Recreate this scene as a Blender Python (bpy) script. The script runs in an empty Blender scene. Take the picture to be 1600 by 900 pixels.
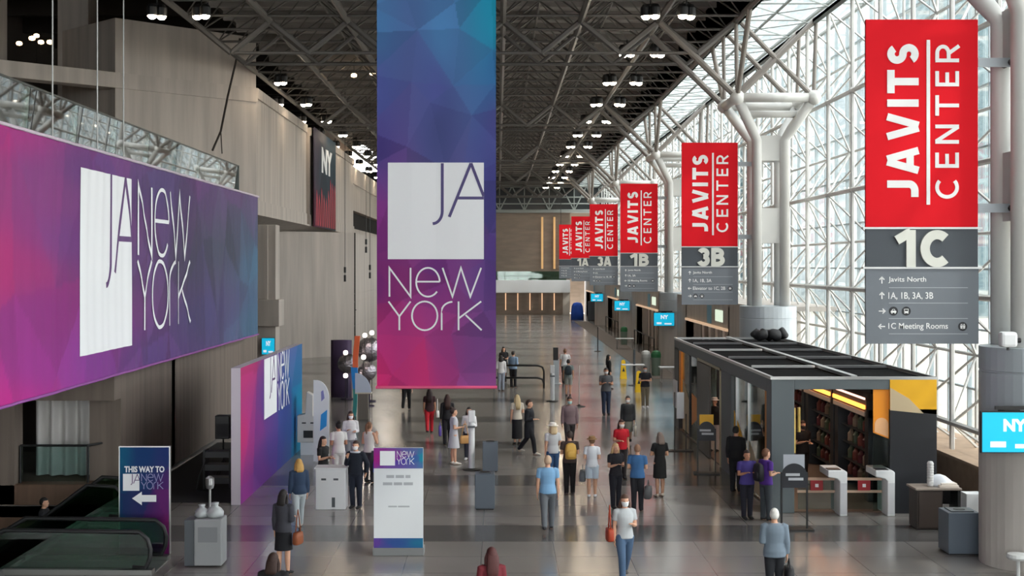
import bpy, bmesh, math, random
from mathutils import Vector, Matrix, noise
import numpy as np
PI = math.pi
SC = bpy.context.scene
COL = SC.collection
random.seed(7)

# ------------------------------------------------------------------ camera, world, light, exposure
F = 2123.0            # focal length in pixels of a 1600 px wide frame
VPX, VPY, EYE = 778.0, 415.0, 6.0
cam_data = bpy.data.cameras.new('camera')
cam = bpy.data.objects.new('camera', cam_data); COL.objects.link(cam)
cam.location = (0, 0, EYE); cam.rotation_euler = (PI / 2, 0, 0)
cam_data.sensor_width = 36.0; cam_data.lens = F * 36.0 / 1600.0
cam_data.shift_x = (800 - VPX) / 1600.0; cam_data.shift_y = -(450 - VPY) / 1600.0
cam_data.clip_start = 0.5; cam_data.clip_end = 2000
SC.camera = cam

world = bpy.data.worlds.new('overcast_sky'); SC.world = world; world.use_nodes = True
wn = world.node_tree.nodes; wl = world.node_tree.links
bg = wn['Background']; bg.inputs['Strength'].default_value = 2.6
tc = wn.new('ShaderNodeTexCoord'); sep = wn.new('ShaderNodeSeparateXYZ')
ramp = wn.new('ShaderNodeValToRGB')
ramp.color_ramp.elements[0].position = 0.0; ramp.color_ramp.elements[0].color = (1.22, 1.21, 1.20, 1)
ramp.color_ramp.elements[1].position = 0.7; ramp.color_ramp.elements[1].color = (0.80, 0.80, 0.81, 1)
wl.new(tc.outputs['Generated'], sep.inputs[0]); wl.new(sep.outputs['Z'], ramp.inputs[0]); wl.new(ramp.outputs[0], bg.inputs['Color'])

sun_d = bpy.data.lights.new('sun', 'SUN'); sun_d.energy = 1.6; sun_d.angle = math.radians(2.5); sun_d.color = (1, 0.95, 0.86)
sun = bpy.data.objects.new('sun', sun_d); COL.objects.link(sun)
sun.rotation_euler = Vector((-0.62, 0.45, -0.75)).to_track_quat('-Z', 'Y').to_euler()

vs = SC.view_settings
vs.view_transform = 'Standard'; vs.look = 'None'; vs.gamma = 1.0; vs.use_curve_mapping = False
vs.exposure = 1.5
SC.cycles.max_bounces = 8; SC.cycles.transparent_max_bounces = 16
SC.cycles.diffuse_bounces = 4; SC.cycles.glossy_bounces = 4
SC.cycles.use_denoising = True
SC.cycles.caustics_reflective = False; SC.cycles.caustics_refractive = False
SC.cycles.sample_clamp_indirect = 6.0

# ------------------------------------------------------------------ helpers
def lin(c):
    out = []
    for v in c[:3]:
        v = v / 255.0
        out.append(v / 12.92 if v <= 0.04045 else ((v + 0.055) / 1.055) ** 2.4)
    return (*out, 1.0)

def at(px, py, y):
    return Vector(((px - VPX) / F * y, y, EYE - (py - VPY) / F * y))

def floor_y(py):
    return F * EYE / (py - VPY)

MATS = {}
def mat(name, rgb, rough=0.6, metal=0.0, emit=0.0, var=0.0, scale=3.0, stretch=None, bump=0.0, spec=None):
    if name in MATS: return MATS[name]
    m = bpy.data.materials.new(name); m.use_nodes = True
    nt = m.node_tree; b = nt.nodes['Principled BSDF']
    c = lin(rgb)
    b.inputs['Base Color'].default_value = c
    b.inputs['Roughness'].default_value = rough; b.inputs['Metallic'].default_value = metal
    if spec is not None: b.inputs['Specular IOR Level'].default_value = spec
    if emit:
        b.inputs['Emission Color'].default_value = c; b.inputs['Emission Strength'].default_value = emit
    if var or bump:
        t = nt.nodes.new('ShaderNodeTexCoord'); mp = nt.nodes.new('ShaderNodeMapping'); n = nt.nodes.new('ShaderNodeTexNoise')
        mp.inputs['Scale'].default_value = stretch or (1, 1, 1)
        n.inputs['Scale'].default_value = scale; n.inputs['Detail'].default_value = 5
        nt.links.new(t.outputs['Object'], mp.inputs[0]); nt.links.new(mp.outputs[0], n.inputs['Vector'])
        if var:
            r = nt.nodes.new('ShaderNodeValToRGB')
            r.color_ramp.elements[0].position = 0.3; r.color_ramp.elements[1].position = 0.7
            r.color_ramp.elements[0].color = tuple(max(0, x * (1 - var)) for x in c[:3]) + (1,)
            r.color_ramp.elements[1].color = tuple(min(1, x * (1 + var)) for x in c[:3]) + (1,)
            nt.links.new(n.outputs[0], r.inputs[0]); nt.links.new(r.outputs[0], b.inputs['Base Color'])
        if bump:
            bp = nt.nodes.new('ShaderNodeBump'); bp.inputs['Strength'].default_value = bump; bp.inputs['Distance'].default_value = 0.05
            nt.links.new(n.outputs[0], bp.inputs['Height']); nt.links.new(bp.outputs[0], b.inputs['Normal'])
    MATS[name] = m
    return m

def glass(name, tint, refl=0.9, rough=0.02):
    if name in MATS: return MATS[name]
    m = bpy.data.materials.new(name); m.use_nodes = True
    nt = m.node_tree; nt.nodes.clear()
    o = nt.nodes.new('ShaderNodeOutputMaterial'); mx = nt.nodes.new('ShaderNodeMixShader')
    t = nt.nodes.new('ShaderNodeBsdfTransparent'); g = nt.nodes.new('ShaderNodeBsdfGlossy'); fr = nt.nodes.new('ShaderNodeFresnel')
    mul = nt.nodes.new('ShaderNodeMath'); mul.operation = 'MULTIPLY'; mul.inputs[1].default_value = refl
    t.inputs[0].default_value = lin(tint); g.inputs['Roughness'].default_value = rough
    fr.inputs['IOR'].default_value = 1.5
    nt.links.new(fr.outputs[0], mul.inputs[0]); nt.links.new(mul.outputs[0], mx.inputs[0])
    nt.links.new(t.outputs[0], mx.inputs[1]); nt.links.new(g.outputs[0], mx.inputs[2]); nt.links.new(mx.outputs[0], o.inputs[0])
    MATS[name] = m
    return m

def attr_mat(name, rough=0.6, translucent=False):
    if name in MATS: return MATS[name]
    m = bpy.data.materials.new(name); m.use_nodes = True
    nt = m.node_tree; b = nt.nodes['Principled BSDF']; a = nt.nodes.new('ShaderNodeAttribute'); a.attribute_name = 'print'
    nt.links.new(a.outputs['Color'], b.inputs['Base Color']); b.inputs['Roughness'].default_value = rough; b.inputs['Specular IOR Level'].default_value = 0.12
    MATS[name] = m
    return m

OFF = {}
class MB:
    """collects shapes and links them as ONE mesh object"""
    def __init__(s): s.v = []; s.f = []; s.m = []; s.cur = 0
    def add(s, vs_, fs_):
        k = len(s.v); s.v += [tuple(p) for p in vs_]
        for f in fs_: s.f.append(tuple(i + k for i in f)); s.m.append(s.cur)
        return s
    def box(s, x0, x1, y0, y1, z0, z1, rot=None, piv=None):
        p = [Vector((x, y, z)) for z in (z0, z1) for y in (y0, y1) for x in (x0, x1)]
        if rot is not None:
            pv = Vector(piv) if piv is not None else Vector(((x0 + x1) / 2, (y0 + y1) / 2, (z0 + z1) / 2))
            p = [pv + rot @ (q - pv) for q in p]
        return s.add(p, [(0, 2, 3, 1), (4, 5, 7, 6), (0, 1, 5, 4), (2, 6, 7, 3), (0, 4, 6, 2), (1, 3, 7, 5)])
    def tube(s, pts, r, n=6, cap=True, ref=None):
        """tube through points; r is a radius or a list (each a number or an (a,b) ellipse)"""
        pts = [Vector(p) for p in pts]; L = len(pts)
        rr = r if isinstance(r, (list, tuple)) and len(r) == L and not (L == 2 and False) else [r] * L
        rings = []; pu = None
        for i, p in enumerate(pts):
            d = (pts[min(i + 1, L - 1)] - pts[max(i - 1, 0)])
            if d.length < 1e-9: d = Vector((0, 0, 1))
            d.normalize()
            if pu is None:
                u = Vector(ref) if ref is not None else (Vector((0, 0, 1)) if abs(d.z) < 0.9 else Vector((1, 0, 0)))
            else: u = pu
            u = u - d * u.dot(d)
            if u.length < 1e-6: u = d.orthogonal()
            u.normalize(); w = d.cross(u); pu = u
            a, b = rr[i] if isinstance(rr[i], (list, tuple)) else (rr[i], rr[i])
            rings.append([p + u * (a * math.cos(2 * PI * k / n)) + w * (b * math.sin(2 * PI * k / n)) for k in range(n)])
        return s.rings(rings, cap)
    def rings(s, rings, cap=True):
        n = len(rings[0]); vs_ = [p for r in rings for p in r]; fs_ = []
        for i in range(len(rings) - 1):
            for k in range(n):
                a, b = i * n + k, i * n + (k + 1) % n
                fs_.append((a, b, b + n, a + n))
        if cap:
            fs_.append(tuple(range(n))[::-1]); fs_.append(tuple(range((len(rings) - 1) * n, len(rings) * n)))
        return s.add(vs_, fs_)
    def stack(s, lv, n=16):
        """horizontal ellipses (cx,cy,z,rx,ry)"""
        return s.rings([[Vector((cx + rx * math.cos(2 * PI * k / n), cy + ry * math.sin(2 * PI * k / n), z)) for k in range(n)] for cx, cy, z, rx, ry in lv])
    def lathe(s, c, prof, n=20):
        return s.stack([(c[0], c[1], c[2] + z, r, r) for r, z in prof], n)
    def ball(s, c, r, n=14, m=8):
        rx, ry, rz = r if isinstance(r, (tuple, list)) else (r, r, r)
        return s.stack([(c[0], c[1], c[2] - rz * math.cos(PI * (i + .02) / (m + .04)), rx * max(.02, math.sin(PI * (i + .02) / (m + .04))), ry * max(.02, math.sin(PI * (i + .02) / (m + .04)))) for i in range(m + 1)], n)
    def prism(s, poly, fn, t0, t1):
        """polygon (a,b) extruded from t0 to t1 through fn(a,b,t)->point"""
        n = len(poly); A = [fn(a, b, t0) for a, b in poly]; B = [fn(a, b, t1) for a, b in poly]
        fs_ = [tuple(range(n)), tuple(range(n, 2 * n))[::-1]] + [(i, i + n, (i + 1) % n + n, (i + 1) % n) for i in range(n)]
        return s.add(A + B, fs_)
    def mesh(s, me, fn):
        return s.add([fn(*v.co) for v in me.vertices], [tuple(p.vertices) for p in me.polygons])
    def build(s, name, m, parent=None, smooth=False, bevel=0.0, local=False, remesh=0.0, fixn=True):
        me = bpy.data.meshes.new(name)
        vs_ = s.v
        o = bpy.data.objects.new(name, me)
        if parent is not None and not local:
            ox = OFF.get(parent.name, Vector((0, 0, 0))); vs_ = [(x - ox.x, y - ox.y, z - ox.z) for x, y, z in vs_]; OFF[o.name] = ox
        elif parent is None:
            a = np.array(vs_); c = Vector(((a[:, 0].min() + a[:, 0].max()) / 2, (a[:, 1].min() + a[:, 1].max()) / 2, a[:, 2].min()))
            vs_ = [(x - c.x, y - c.y, z - c.z) for x, y, z in vs_]; o.location = c; OFF[o.name] = c
        me.from_pydata(vs_, [], s.f)
        for mm in (m if isinstance(m, (list, tuple)) else [m]): me.materials.append(mm)
        if any(s.m): me.polygons.foreach_set('material_index', s.m)
        if fixn:
            bm = bmesh.new(); bm.from_mesh(me); bmesh.ops.recalc_face_normals(bm, faces=bm.faces); bm.to_mesh(me); bm.free()
        if smooth: me.polygons.foreach_set('use_smooth', [True] * len(me.polygons))
        COL.objects.link(o)
        if parent is not None: o.parent = parent
        if remesh:
            r = o.modifiers.new('remesh', 'REMESH'); r.mode = 'VOXEL'; r.voxel_size = remesh; r.use_smooth_shade = True
            q = o.modifiers.new('smooth', 'SMOOTH'); q.iterations = 3; q.factor = 0.5
        if bevel:
            b = o.modifiers.new('bevel', 'BEVEL'); b.width = bevel; b.segments = 2; b.limit_method = 'ANGLE'
        return o

def tag(o, label, cat, group=None, kind=None):
    o['label'] = label; o['category'] = cat
    if group: o['group'] = group
    if kind: o['kind'] = kind
    return o

def struct(o):
    o['kind'] = 'structure'; return o

def thing(name, label, cat, loc=(0, 0, 0), rotz=0.0, group=None, kind=None):
    o = bpy.data.objects.new(name, None); COL.objects.link(o); o.empty_display_size = 0.2
    o.location = loc; o.rotation_euler = (0, 0, rotz); OFF[o.name] = Vector(loc)
    return tag(o, label, cat, group, kind)

KIDS = {}
def copy_tree(src, loc, rotz=None, label=None, parent=None):
    c = src.copy(); COL.objects.link(c)
    if parent is None:
        c.location = loc; OFF[c.name] = Vector(loc)
        if rotz is not None: c.rotation_euler = (0, 0, rotz)
        if label: c['label'] = label
    else: c.parent = parent
    for ch in [o for o in src.children]: copy_tree(ch, None, parent=c)
    return c

TEXTS = {}
def text_mesh(s, bold=0.0, res=3):
    k = (s, bold)
    if k in TEXTS: return TEXTS[k]
    cu = bpy.data.curves.new('lettering', 'FONT'); cu.body = s; cu.size = 1; cu.offset = bold; cu.resolution_u = res; cu.space_character = 1.0
    o = bpy.data.objects.new('lettering', cu); COL.objects.link(o)
    dg = bpy.context.evaluated_depsgraph_get(); dg.update()
    me = bpy.data.meshes.new_from_object(o.evaluated_get(dg))
    bpy.data.objects.remove(o); bpy.data.curves.remove(cu)
    a = np.array([v.co[:] for v in me.vertices])
    TEXTS[k] = (me, a.min(0), a.max(0))
    return TEXTS[k]

def put_text(mb, s, fn, box, bold=0.0, depth=0.012, rot90=False):
    """fit lettering into box (a0,b0,a1,b1) of the plane fn(a,b,t); a slab of the given depth"""
    me, lo, hi = text_mesh(s, bold)
    a0, b0, a1, b1 = box
    def uv(v):
        u = (v.co.x - lo[0]) / (hi[0] - lo[0]); w = (v.co.y - lo[1]) / (hi[1] - lo[1])
        if rot90: u, w = 1 - w, u
        return a0 + (a1 - a0) * u, b0 + (b1 - b0) * w
    V = [uv(v) for v in me.vertices]; n = len(V)
    fs_ = [tuple(p.vertices) for p in me.polygons]
    cnt = {}
    for f in fs_:
        for i in range(len(f)):
            e = (f[i], f[(i + 1) % len(f)]); cnt[tuple(sorted(e))] = cnt.get(tuple(sorted(e)), []) + [e]
    side = [(e[0][0], e[0][1], e[0][1] + n, e[0][0] + n) for e in cnt.values() if len(e) == 1]
    mb.add([fn(a, b, depth) for a, b in V] + [fn(a, b, 0) for a, b in V], fs_ + side)

def stroke(mb, pts, w, fn, depth=0.01, closed=False, sub=0.0):
    """a flat ribbon of width w along 2-D points"""
    P = [Vector((p[0], p[1])) for p in pts]
    if sub:
        Q = []
        for i in range(len(P) - 1):
            k = max(1, int((P[i + 1] - P[i]).length / sub))
            Q += [P[i].lerp(P[i + 1], j / k) for j in range(k)]
        P = Q + [P[-1]]
    n = len(P); A = []; B = []
    for i in range(n):
        if closed: d0 = (P[i] - P[i - 1]); d1 = (P[(i + 1) % n] - P[i])
        else: d0 = P[i] - P[max(i - 1, 0)]; d1 = P[min(i + 1, n - 1)] - P[i]
        if d0.length < 1e-9: d0 = d1
        if d1.length < 1e-9: d1 = d0
        d0 = d0.normalized(); d1 = d1.normalized()
        t = d0 + d1
        t = t.normalized() if t.length > 1e-6 else d1
        nn = Vector((-t.y, t.x)); c = max(0.35, nn.dot(Vector((-d1.y, d1.x))))
        A.append(P[i] + nn * (w / 2 / c)); B.append(P[i] - nn * (w / 2 / c))
    V = [fn(p.x, p.y, depth) for p in A] + [fn(p.x, p.y, depth) for p in B] + [fn(p.x, p.y, 0) for p in A] + [fn(p.x, p.y, 0) for p in B]
    fs_ = []
    for i in range(n if closed else n - 1):
        j = (i + 1) % n
        fs_ += [(i, j, n + j, n + i), (2 * n + i, 3 * n + i, 3 * n + j, 2 * n + j), (i, 2 * n + i, 2 * n + j, j), (n + i, n + j, 3 * n + j, 3 * n + i)]
    mb.add(V, fs_)

def arc(cx, cy, rx, ry, a0, a1, n=24):
    return [(cx + rx * math.cos(math.radians(a0 + (a1 - a0) * i / n)), cy + ry * math.sin(math.radians(a0 + (a1 - a0) * i / n))) for i in range(n + 1)]

# a plain geometric alphabet drawn with strokes: glyph(ch, t) -> (width, [polylines]) for cap height 1 and stroke t
def glyph(ch, t):
    h = t / 2
    if ch == 'I': return t, [[(h, 0), (h, 1)]]
    if ch == 'T': w = .64 + t * .5; return w, [[(0, 1 - h), (w, 1 - h)], [(w / 2, 0), (w / 2, 1 - t)]]
    if ch == 'J': w = .42 + t * .5; return w, [[(w - h, 1), (w - h, .3)] + arc(w - h - .22, .3, .22, .3 - h, 0, -90, 8)[1:] + [(0, h)]]
    if ch == 'A': w = .72 + t * .75; return w, [[(h * 1.06, 0), (w / 2 - h * .35, 1)], [(w - h * 1.06, 0), (w / 2 + h * .35, 1)], [(w * .2, .27), (w * .8, .27)]]
    if ch == 'V': w = .72 + t * .75; return w, [[(h * 1.06, 1), (w / 2 - h * .35, 0)], [(w - h * 1.06, 1), (w / 2 + h * .35, 0)]]
    if ch == 'S':
        w = .5 + t * .55; r = (1 - t) / 4; rx = w / 2 - h
        return w, [arc(w / 2, 1 - h - r, rx, r, 28, 270, 20) + arc(w / 2, h + r, rx * 1.04, r, 90, -152, 20)[1:]]
    if ch == 'C': w = .78 + t * .3; return w, [arc(w / 2 + .04, .5, w / 2 - h, .5 - h, 48, 312, 30)]
    if ch == 'E': w = .5 + t * .3; return w, [[(w, 1 - h), (h, 1 - h), (h, h), (w, h)], [(h, .5), (w * .92, .5)]]
    if ch == 'N': w = .62 + t * .5; return w, [[(h, 0), (h, 1)], [(w - h, 0), (w - h, 1)], [(h * 1.2, 1 - h * .4), (w - h * 1.2, h * .4)]]
    if ch == 'R': w = .58 + t * .4; m = .44; return w, [[(h, 0), (h, 1)], [(h, 1 - h)] + arc(w - h - .24, (1 - h + m) / 2, .24, (1 - h - m) / 2, 90, -90, 12) + [(h, m)], [(w * .5, m), (w - h * .7, 0)]]
    if ch == 'B': w = .6 + t * .45; m = .53; return w, [[(h, 0), (h, 1)], [(h, 1 - h)] + arc(w - h - .26, (1 - h + m) / 2, .22, (1 - h - m) / 2, 90, -90, 12) + [(h, m)], [(h, m)] + arc(w - h - .26, (h + m) / 2, .26, (m - h) / 2, 90, -90, 12) + [(h, h)]]
    if ch == '1': w = .36 + t * .5; return w, [[(w - h, 0), (w - h, 1)], [(0, .72), (w - h, .95)]]
    if ch == '3': w = .58 + t * .35; m = .53; return w, [arc(w / 2, (1 - h + m) / 2, w / 2 - h - .02, (1 - h - m) / 2, 160, -90, 16), arc(w / 2, (h + m) / 2, w / 2 - h, (m - h) / 2, 90, -165, 16)]
    return .3, []

def put_glyphs(mb, s, fn, box, t, depth=.012, rot90=False, gap=.2):
    """lay the stroke alphabet out to fill box exactly along its length"""
    a0, b0, a1, b1 = box
    cap, run = (a1 - a0, b1 - b0) if rot90 else (b1 - b0, a1 - a0)
    G = [glyph(c, t) for c in s]; tot = sum(g[0] for g in G) + gap * (len(G) - 1); k = run / (tot * cap); u = 0
    for w, lines in G:
        for L in lines:
            P = [((u + x * 1.0) * cap * k, y * cap) for x, y in L]
            P = [(a1 - y, b0 + x) for x, y in P] if rot90 else [(a0 + x, b0 + y) for x, y in P]
            stroke(mb, P, t * cap, fn, depth); depth += .0012
        u += w + gap

# ------------------------------------------------------------------ printed faceted backdrop artwork
def tri_net(seed, w, h, cell):
    from mathutils.geometry import delaunay_2d_cdt
    rnd = random.Random(seed); pts = []
    nx, ny = max(1, int(w / cell)), max(1, int(h / cell))
    for i in range(-1, nx + 2):
        for j in range(-1, ny + 2):
            pts.append(Vector(((i + rnd.uniform(-.4, .4)) * w / nx, (j + rnd.uniform(-.4, .4)) * h / ny)))
    v, e, f, *_ = delaunay_2d_cdt(pts, [], [], 0, 1e-5)
    T = np.array([[v[i][:] for i in t] for t in f])
    return T, np.array([rnd.uniform(-1, 1) for _ in f]), T.mean(1)

def facet_lookup(T, P):
    """index of the triangle of T that holds each point of P"""
    idx = np.zeros(len(P), int)
    for k, t in enumerate(T):
        a, b, c = t; lo = t.min(0); hi = t.max(0)
        m = (P[:, 0] >= lo[0]) & (P[:, 0] <= hi[0]) & (P[:, 1] >= lo[1]) & (P[:, 1] <= hi[1])
        q = P[m]
        if not len(q): continue
        d = lambda p, r: (r[0] - p[0]) * (q[:, 1] - p[1]) - (r[1] - p[1]) * (q[:, 0] - p[0])
        s = np.stack([d(a, b), d(b, c), d(c, a)]); ins = (s >= -1e-9).all(0) | (s <= 1e-9).all(0)
        ii = np.where(m)[0][ins]; idx[ii] = k
    return idx

def gradient(stops):
    """stops: list of (u,v,rgb); inverse-distance blend in linear colour"""
    S = np.array([[u, v] for u, v, _ in stops]); C = np.array([lin(c)[:3] for _, _, c in stops])
    def g(P):
        d = ((P[:, None, :] - S[None]) ** 2).sum(2) + 1e-3; w = 1 / d ** 1.6
        return (w @ C) / w.sum(1, keepdims=True)
    return g

def print_sheet(name, w, h, step, fn, stops, parent, seed=1, cell=0.7, amp=0.22, thick=0.02, rough=0.6):
    """fabric sheet w x h on fn(a,b,t) with an artwork of tinted facets over a gradient"""
    nx, ny = int(w / step), int(h / step)
    A = np.array([[i * w / nx, j * h / ny] for j in range(ny + 1) for i in range(nx + 1)])
    T, rnd, cen = tri_net(seed, w, h, cell)
    idx = facet_lookup(T, A); g = gradient(stops)
    n1 = np.array([w, h])
    col = 0.55 * g(A / n1) + 0.45 * g(cen[idx] / n1)
    col = col * (1 + amp * rnd[idx])[:, None]
    V = [fn(a, b, 0) for a, b in A]; k = len(V); V += [fn(a, b, -thick) for a, b in A]
    fs_ = []
    q = lambda i, j: j * (nx + 1) + i
    for j in range(ny):
        for i in range(nx):
            fs_.append((q(i, j), q(i + 1, j), q(i + 1, j + 1), q(i, j + 1)))
            fs_.append((k + q(i, j), k + q(i, j + 1), k + q(i + 1, j + 1), k + q(i + 1, j)))
    for i in range(nx):
        fs_.append((q(i, 0), k + q(i, 0), k + q(i + 1, 0), q(i + 1, 0))); fs_.append((q(i, ny), q(i + 1, ny), k + q(i + 1, ny), k + q(i, ny)))
    for j in range(ny):
        fs_.append((q(0, j), q(0, j + 1), k + q(0, j + 1), k + q(0, j))); fs_.append((q(nx, j), k + q(nx, j), k + q(nx, j + 1), q(nx, j + 1)))
    mb = MB(); mb.add(V, fs_)
    o = mb.build(name, attr_mat('printed_fabric', rough), parent, smooth=False, fixn=False)
    at_ = o.data.color_attributes.new('print', 'FLOAT_COLOR', 'POINT')
    cc = np.ones((2 * k, 4)); cc[:k, :3] = col; cc[k:, :3] = col
    at_.data.foreach_set('color', cc.ravel())
    return o

# the thin-line lettering of the show's logo, in units of the white square's side
def logo_ja(mb, fn, o, S, w=0.03, sub=0.0):
    f = lambda x, y: (o[0] + x * S, o[1] + y * S)
    J = [f(.567, 1.0), f(.567, .50)] + [f(.567 - .10 + .10 * math.cos(a), .50 - .13 * math.sin(a)) for a in [i * PI / 2 / 8 for i in range(1, 9)]]
    stroke(mb, J, w * S, fn, .006, sub=sub)
    stroke(mb, [f(.64, .44), f(.866, 1.0)], w * S, fn, .006, sub=sub)
    stroke(mb, [f(.866, 1.0), f(.999, .655)], w * S, fn, .006, sub=sub)
    stroke(mb, [f(.725, .637), f(.999, .637)], w * S, fn, .006, sub=sub)

def logo_words(mb, fn, o, S, w=0.017, sub=0.0, line_gap=0.345, cap=0.30):
    """two lines of thin letters: o is the lower left of the upper line, S the width of the line"""
    h = cap * S
    x = lambda u: o[0] + u * S
    y0 = o[1]; W = w * S; g = lambda pts, c=False: stroke(mb, pts, W, fn, .006, closed=c, sub=0 if c else sub)
    g([(x(.01), y0), (x(.01), y0 + h), (x(.235), y0), (x(.235), y0 + h)])
    g([(x(.295), y0 + h * .52), (x(.545), y0 + h * .52)])
    g(arc(x(.42), y0 + h / 2, .125 * S, h / 2, 2, 320, 32))
    g([(x(.575), y0 + h), (x(.68), y0), (x(.77), y0 + h), (x(.87), y0), (x(.985), y0 + h)])
    y1 = y0 - line_gap * S
    g([(x(0), y1 + h), (x(.115), y1 + h * .48), (x(.115), y1)]); g([(x(.115), y1 + h * .48), (x(.235), y1 + h)])
    g(arc(x(.385), y1 + h / 2, .135 * S, h / 2, 0, 348.75, 31), True)
    g([(x(.565), y1), (x(.565), y1 + h * .72)] + arc(x(.69), y1 + h * .66, .125 * S, h * .33, 175, 95, 8))
    g([(x(.745), y1), (x(.745), y1 + h)]); g([(x(.985), y1 + h), (x(.75), y1 + h * .42)]); g([(x(.82), y1 + h * .53), (x(.99), y1)])

# ------------------------------------------------------------------ materials of the hall
concrete = mat('board_marked_concrete', (178, 169, 161), 0.85, var=0.16, scale=1.2, stretch=(1.6, 1.6, 0.12), bump=0.25)
concrete_dk = mat('brown_concrete', (116, 104, 95), 0.8, var=0.2, scale=1.6, stretch=(2.2, 2.2, 0.1), bump=0.25)
steel_wht = mat('white_painted_steel', (205, 205, 202), 0.4)
steel_roof = mat('grey_painted_roof_steel', (92, 89, 86), 0.5)
deck_m = mat('dark_roof_deck', (150, 146, 142), 0.9, var=0.4, scale=0.7, stretch=(0.25, 2.5, 1))
black_m = mat('black_paint', (22, 22, 24), 0.5)
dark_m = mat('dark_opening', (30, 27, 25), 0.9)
silver = mat('brushed_aluminium', (190, 190, 190), 0.3, 0.8)
white_m = mat('white_laminate', (228, 230, 232), 0.45)
print_white = mat('white_print', (243, 245, 248), 0.7, spec=.1)
grey_metal = mat('grey_metal_cladding', (176, 184, 190), 0.4, 0.2)
clear_glass = glass('clear_glass', (225, 238, 236))
green_glass = glass('greenish_glass', (176, 208, 194), 2.2)
curtain_glass = glass('curtain_wall_glass', (238, 241, 241), 0.6)

def floor_material():
    m = bpy.data.materials.new('polished_terrazzo'); m.use_nodes = True; nt = m.node_tree; b = nt.nodes['Principled BSDF']
    N = nt.nodes.new; L = nt.links.new
    g = N('ShaderNodeTexCoord'); s = N('ShaderNodeSeparateXYZ'); L(g.outputs['Object'], s.inputs[0])
    def math_(op, a, v=None):
        n = N('ShaderNodeMath'); n.operation = op; L(a, n.inputs[0])
        if v is not None:
            if isinstance(v, (int, float)): n.inputs[1].default_value = v
            else: L(v, n.inputs[1])
        return n.outputs[0]
    y = math_('ADD', s.outputs['Y'], 70.0)           # object space: the mesh origin sits at y = 70
    fr = math_('FRACT', math_('DIVIDE', math_('ADD', y, -29.55 + 7.5 * 14), 7.5))
    band = math_('LESS_THAN', fr, 1.85 / 7.5)
    joint = math_('GREATER_THAN', math_('FRACT', math_('DIVIDE', s.outputs['X'], 1.53)), 0.012)
    joint2 = math_('GREATER_THAN', math_('FRACT', math_('DIVIDE', s.outputs['Y'], 1.5)), 0.012)
    jj = math_('MULTIPLY', joint, joint2)
    n1 = N('ShaderNodeTexNoise'); n1.inputs['Scale'].default_value = 90; n1.inputs['Detail'].default_value = 2
    n2 = N('ShaderNodeTexNoise'); n2.inputs['Scale'].default_value = 0.35; n2.inputs['Detail'].default_value = 4
    L(g.outputs['Object'], n1.inputs['Vector']); L(g.outputs['Object'], n2.inputs['Vector'])
    mx = N('ShaderNodeMix'); mx.data_type = 'RGBA'; mx.inputs[6].default_value = lin((140, 136, 133)); mx.inputs[7].default_value = lin((96, 95, 95))
    L(band, mx.inputs[0])
    v = N('ShaderNodeMix'); v.data_type = 'RGBA'; v.blend_type = 'MULTIPLY'; v.inputs[0].default_value = 1
    vr = N('ShaderNodeValToRGB'); vr.color_ramp.elements[0].color = (.78, .76, .74, 1); vr.color_ramp.elements[1].color = (1.1, 1.1, 1.1, 1)
    ad = math_('ADD', math_('MULTIPLY', n1.outputs[0], 0.5), math_('MULTIPLY', n2.outputs[0], 0.5)); L(ad, vr.inputs[0])
    L(mx.outputs[2], v.inputs[6]); L(vr.outputs[0], v.inputs[7])
    j = N('ShaderNodeMix'); j.data_type = 'RGBA'; j.inputs[6].default_value = lin((104, 102, 101)); L(jj, j.inputs[0]); L(v.outputs[2], j.inputs[7])
    L(j.outputs[2], b.inputs['Base Color'])
    rr = N('ShaderNodeMapRange'); rr.inputs[3].default_value = 0.10; rr.inputs[4].default_value = 0.24; L(n2.outputs[0], rr.inputs[0]); L(rr.outputs[0], b.inputs['Roughness'])
    b.inputs['Specular IOR Level'].default_value = 0.6
    return m

# ------------------------------------------------------------------ floor (an opening for the descending escalator at the left)
mb = MB()
mb.box(-9.6, 16, -30, 170, -0.3, 0); mb.box(-32, -9.6, 34, 170, -0.3, 0); mb.box(-32, -13.6, -30, 34, -0.3, 0); mb.box(-13.6, -9.6, -30, 23, -0.3, 0)
struct(mb.build('floor', floor_material()))
mb = MB()   # walls of the opening
wood_br = mat('brown_panelling', (98, 74, 58), 0.6, var=0.2, scale=2, stretch=(3, 3, .3))
mb.box(-13.6, -9.6, 34.0, 34.1, -6, -0.02); mb.box(-13.7, -13.6, 23, 34.1, -6, -0.3); mb.box(-9.62, -9.5, 23, 34, -6, -0.3); mb.box(-13.6, -9.6, 22.9, 23, -6, -.3); mb.box(-13.6, -9.6, 23, 34, -6.2, -6)
struct(mb.build('wall_stairwell', wood_br))
mb = MB(); mb.box(-9.72, -9.58, 23, 54, 0.0, 0.10)
struct(mb.build('trim_opening_edge', mat('satin_steel_edge', (120, 120, 118), 0.35, 0.7)))

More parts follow.
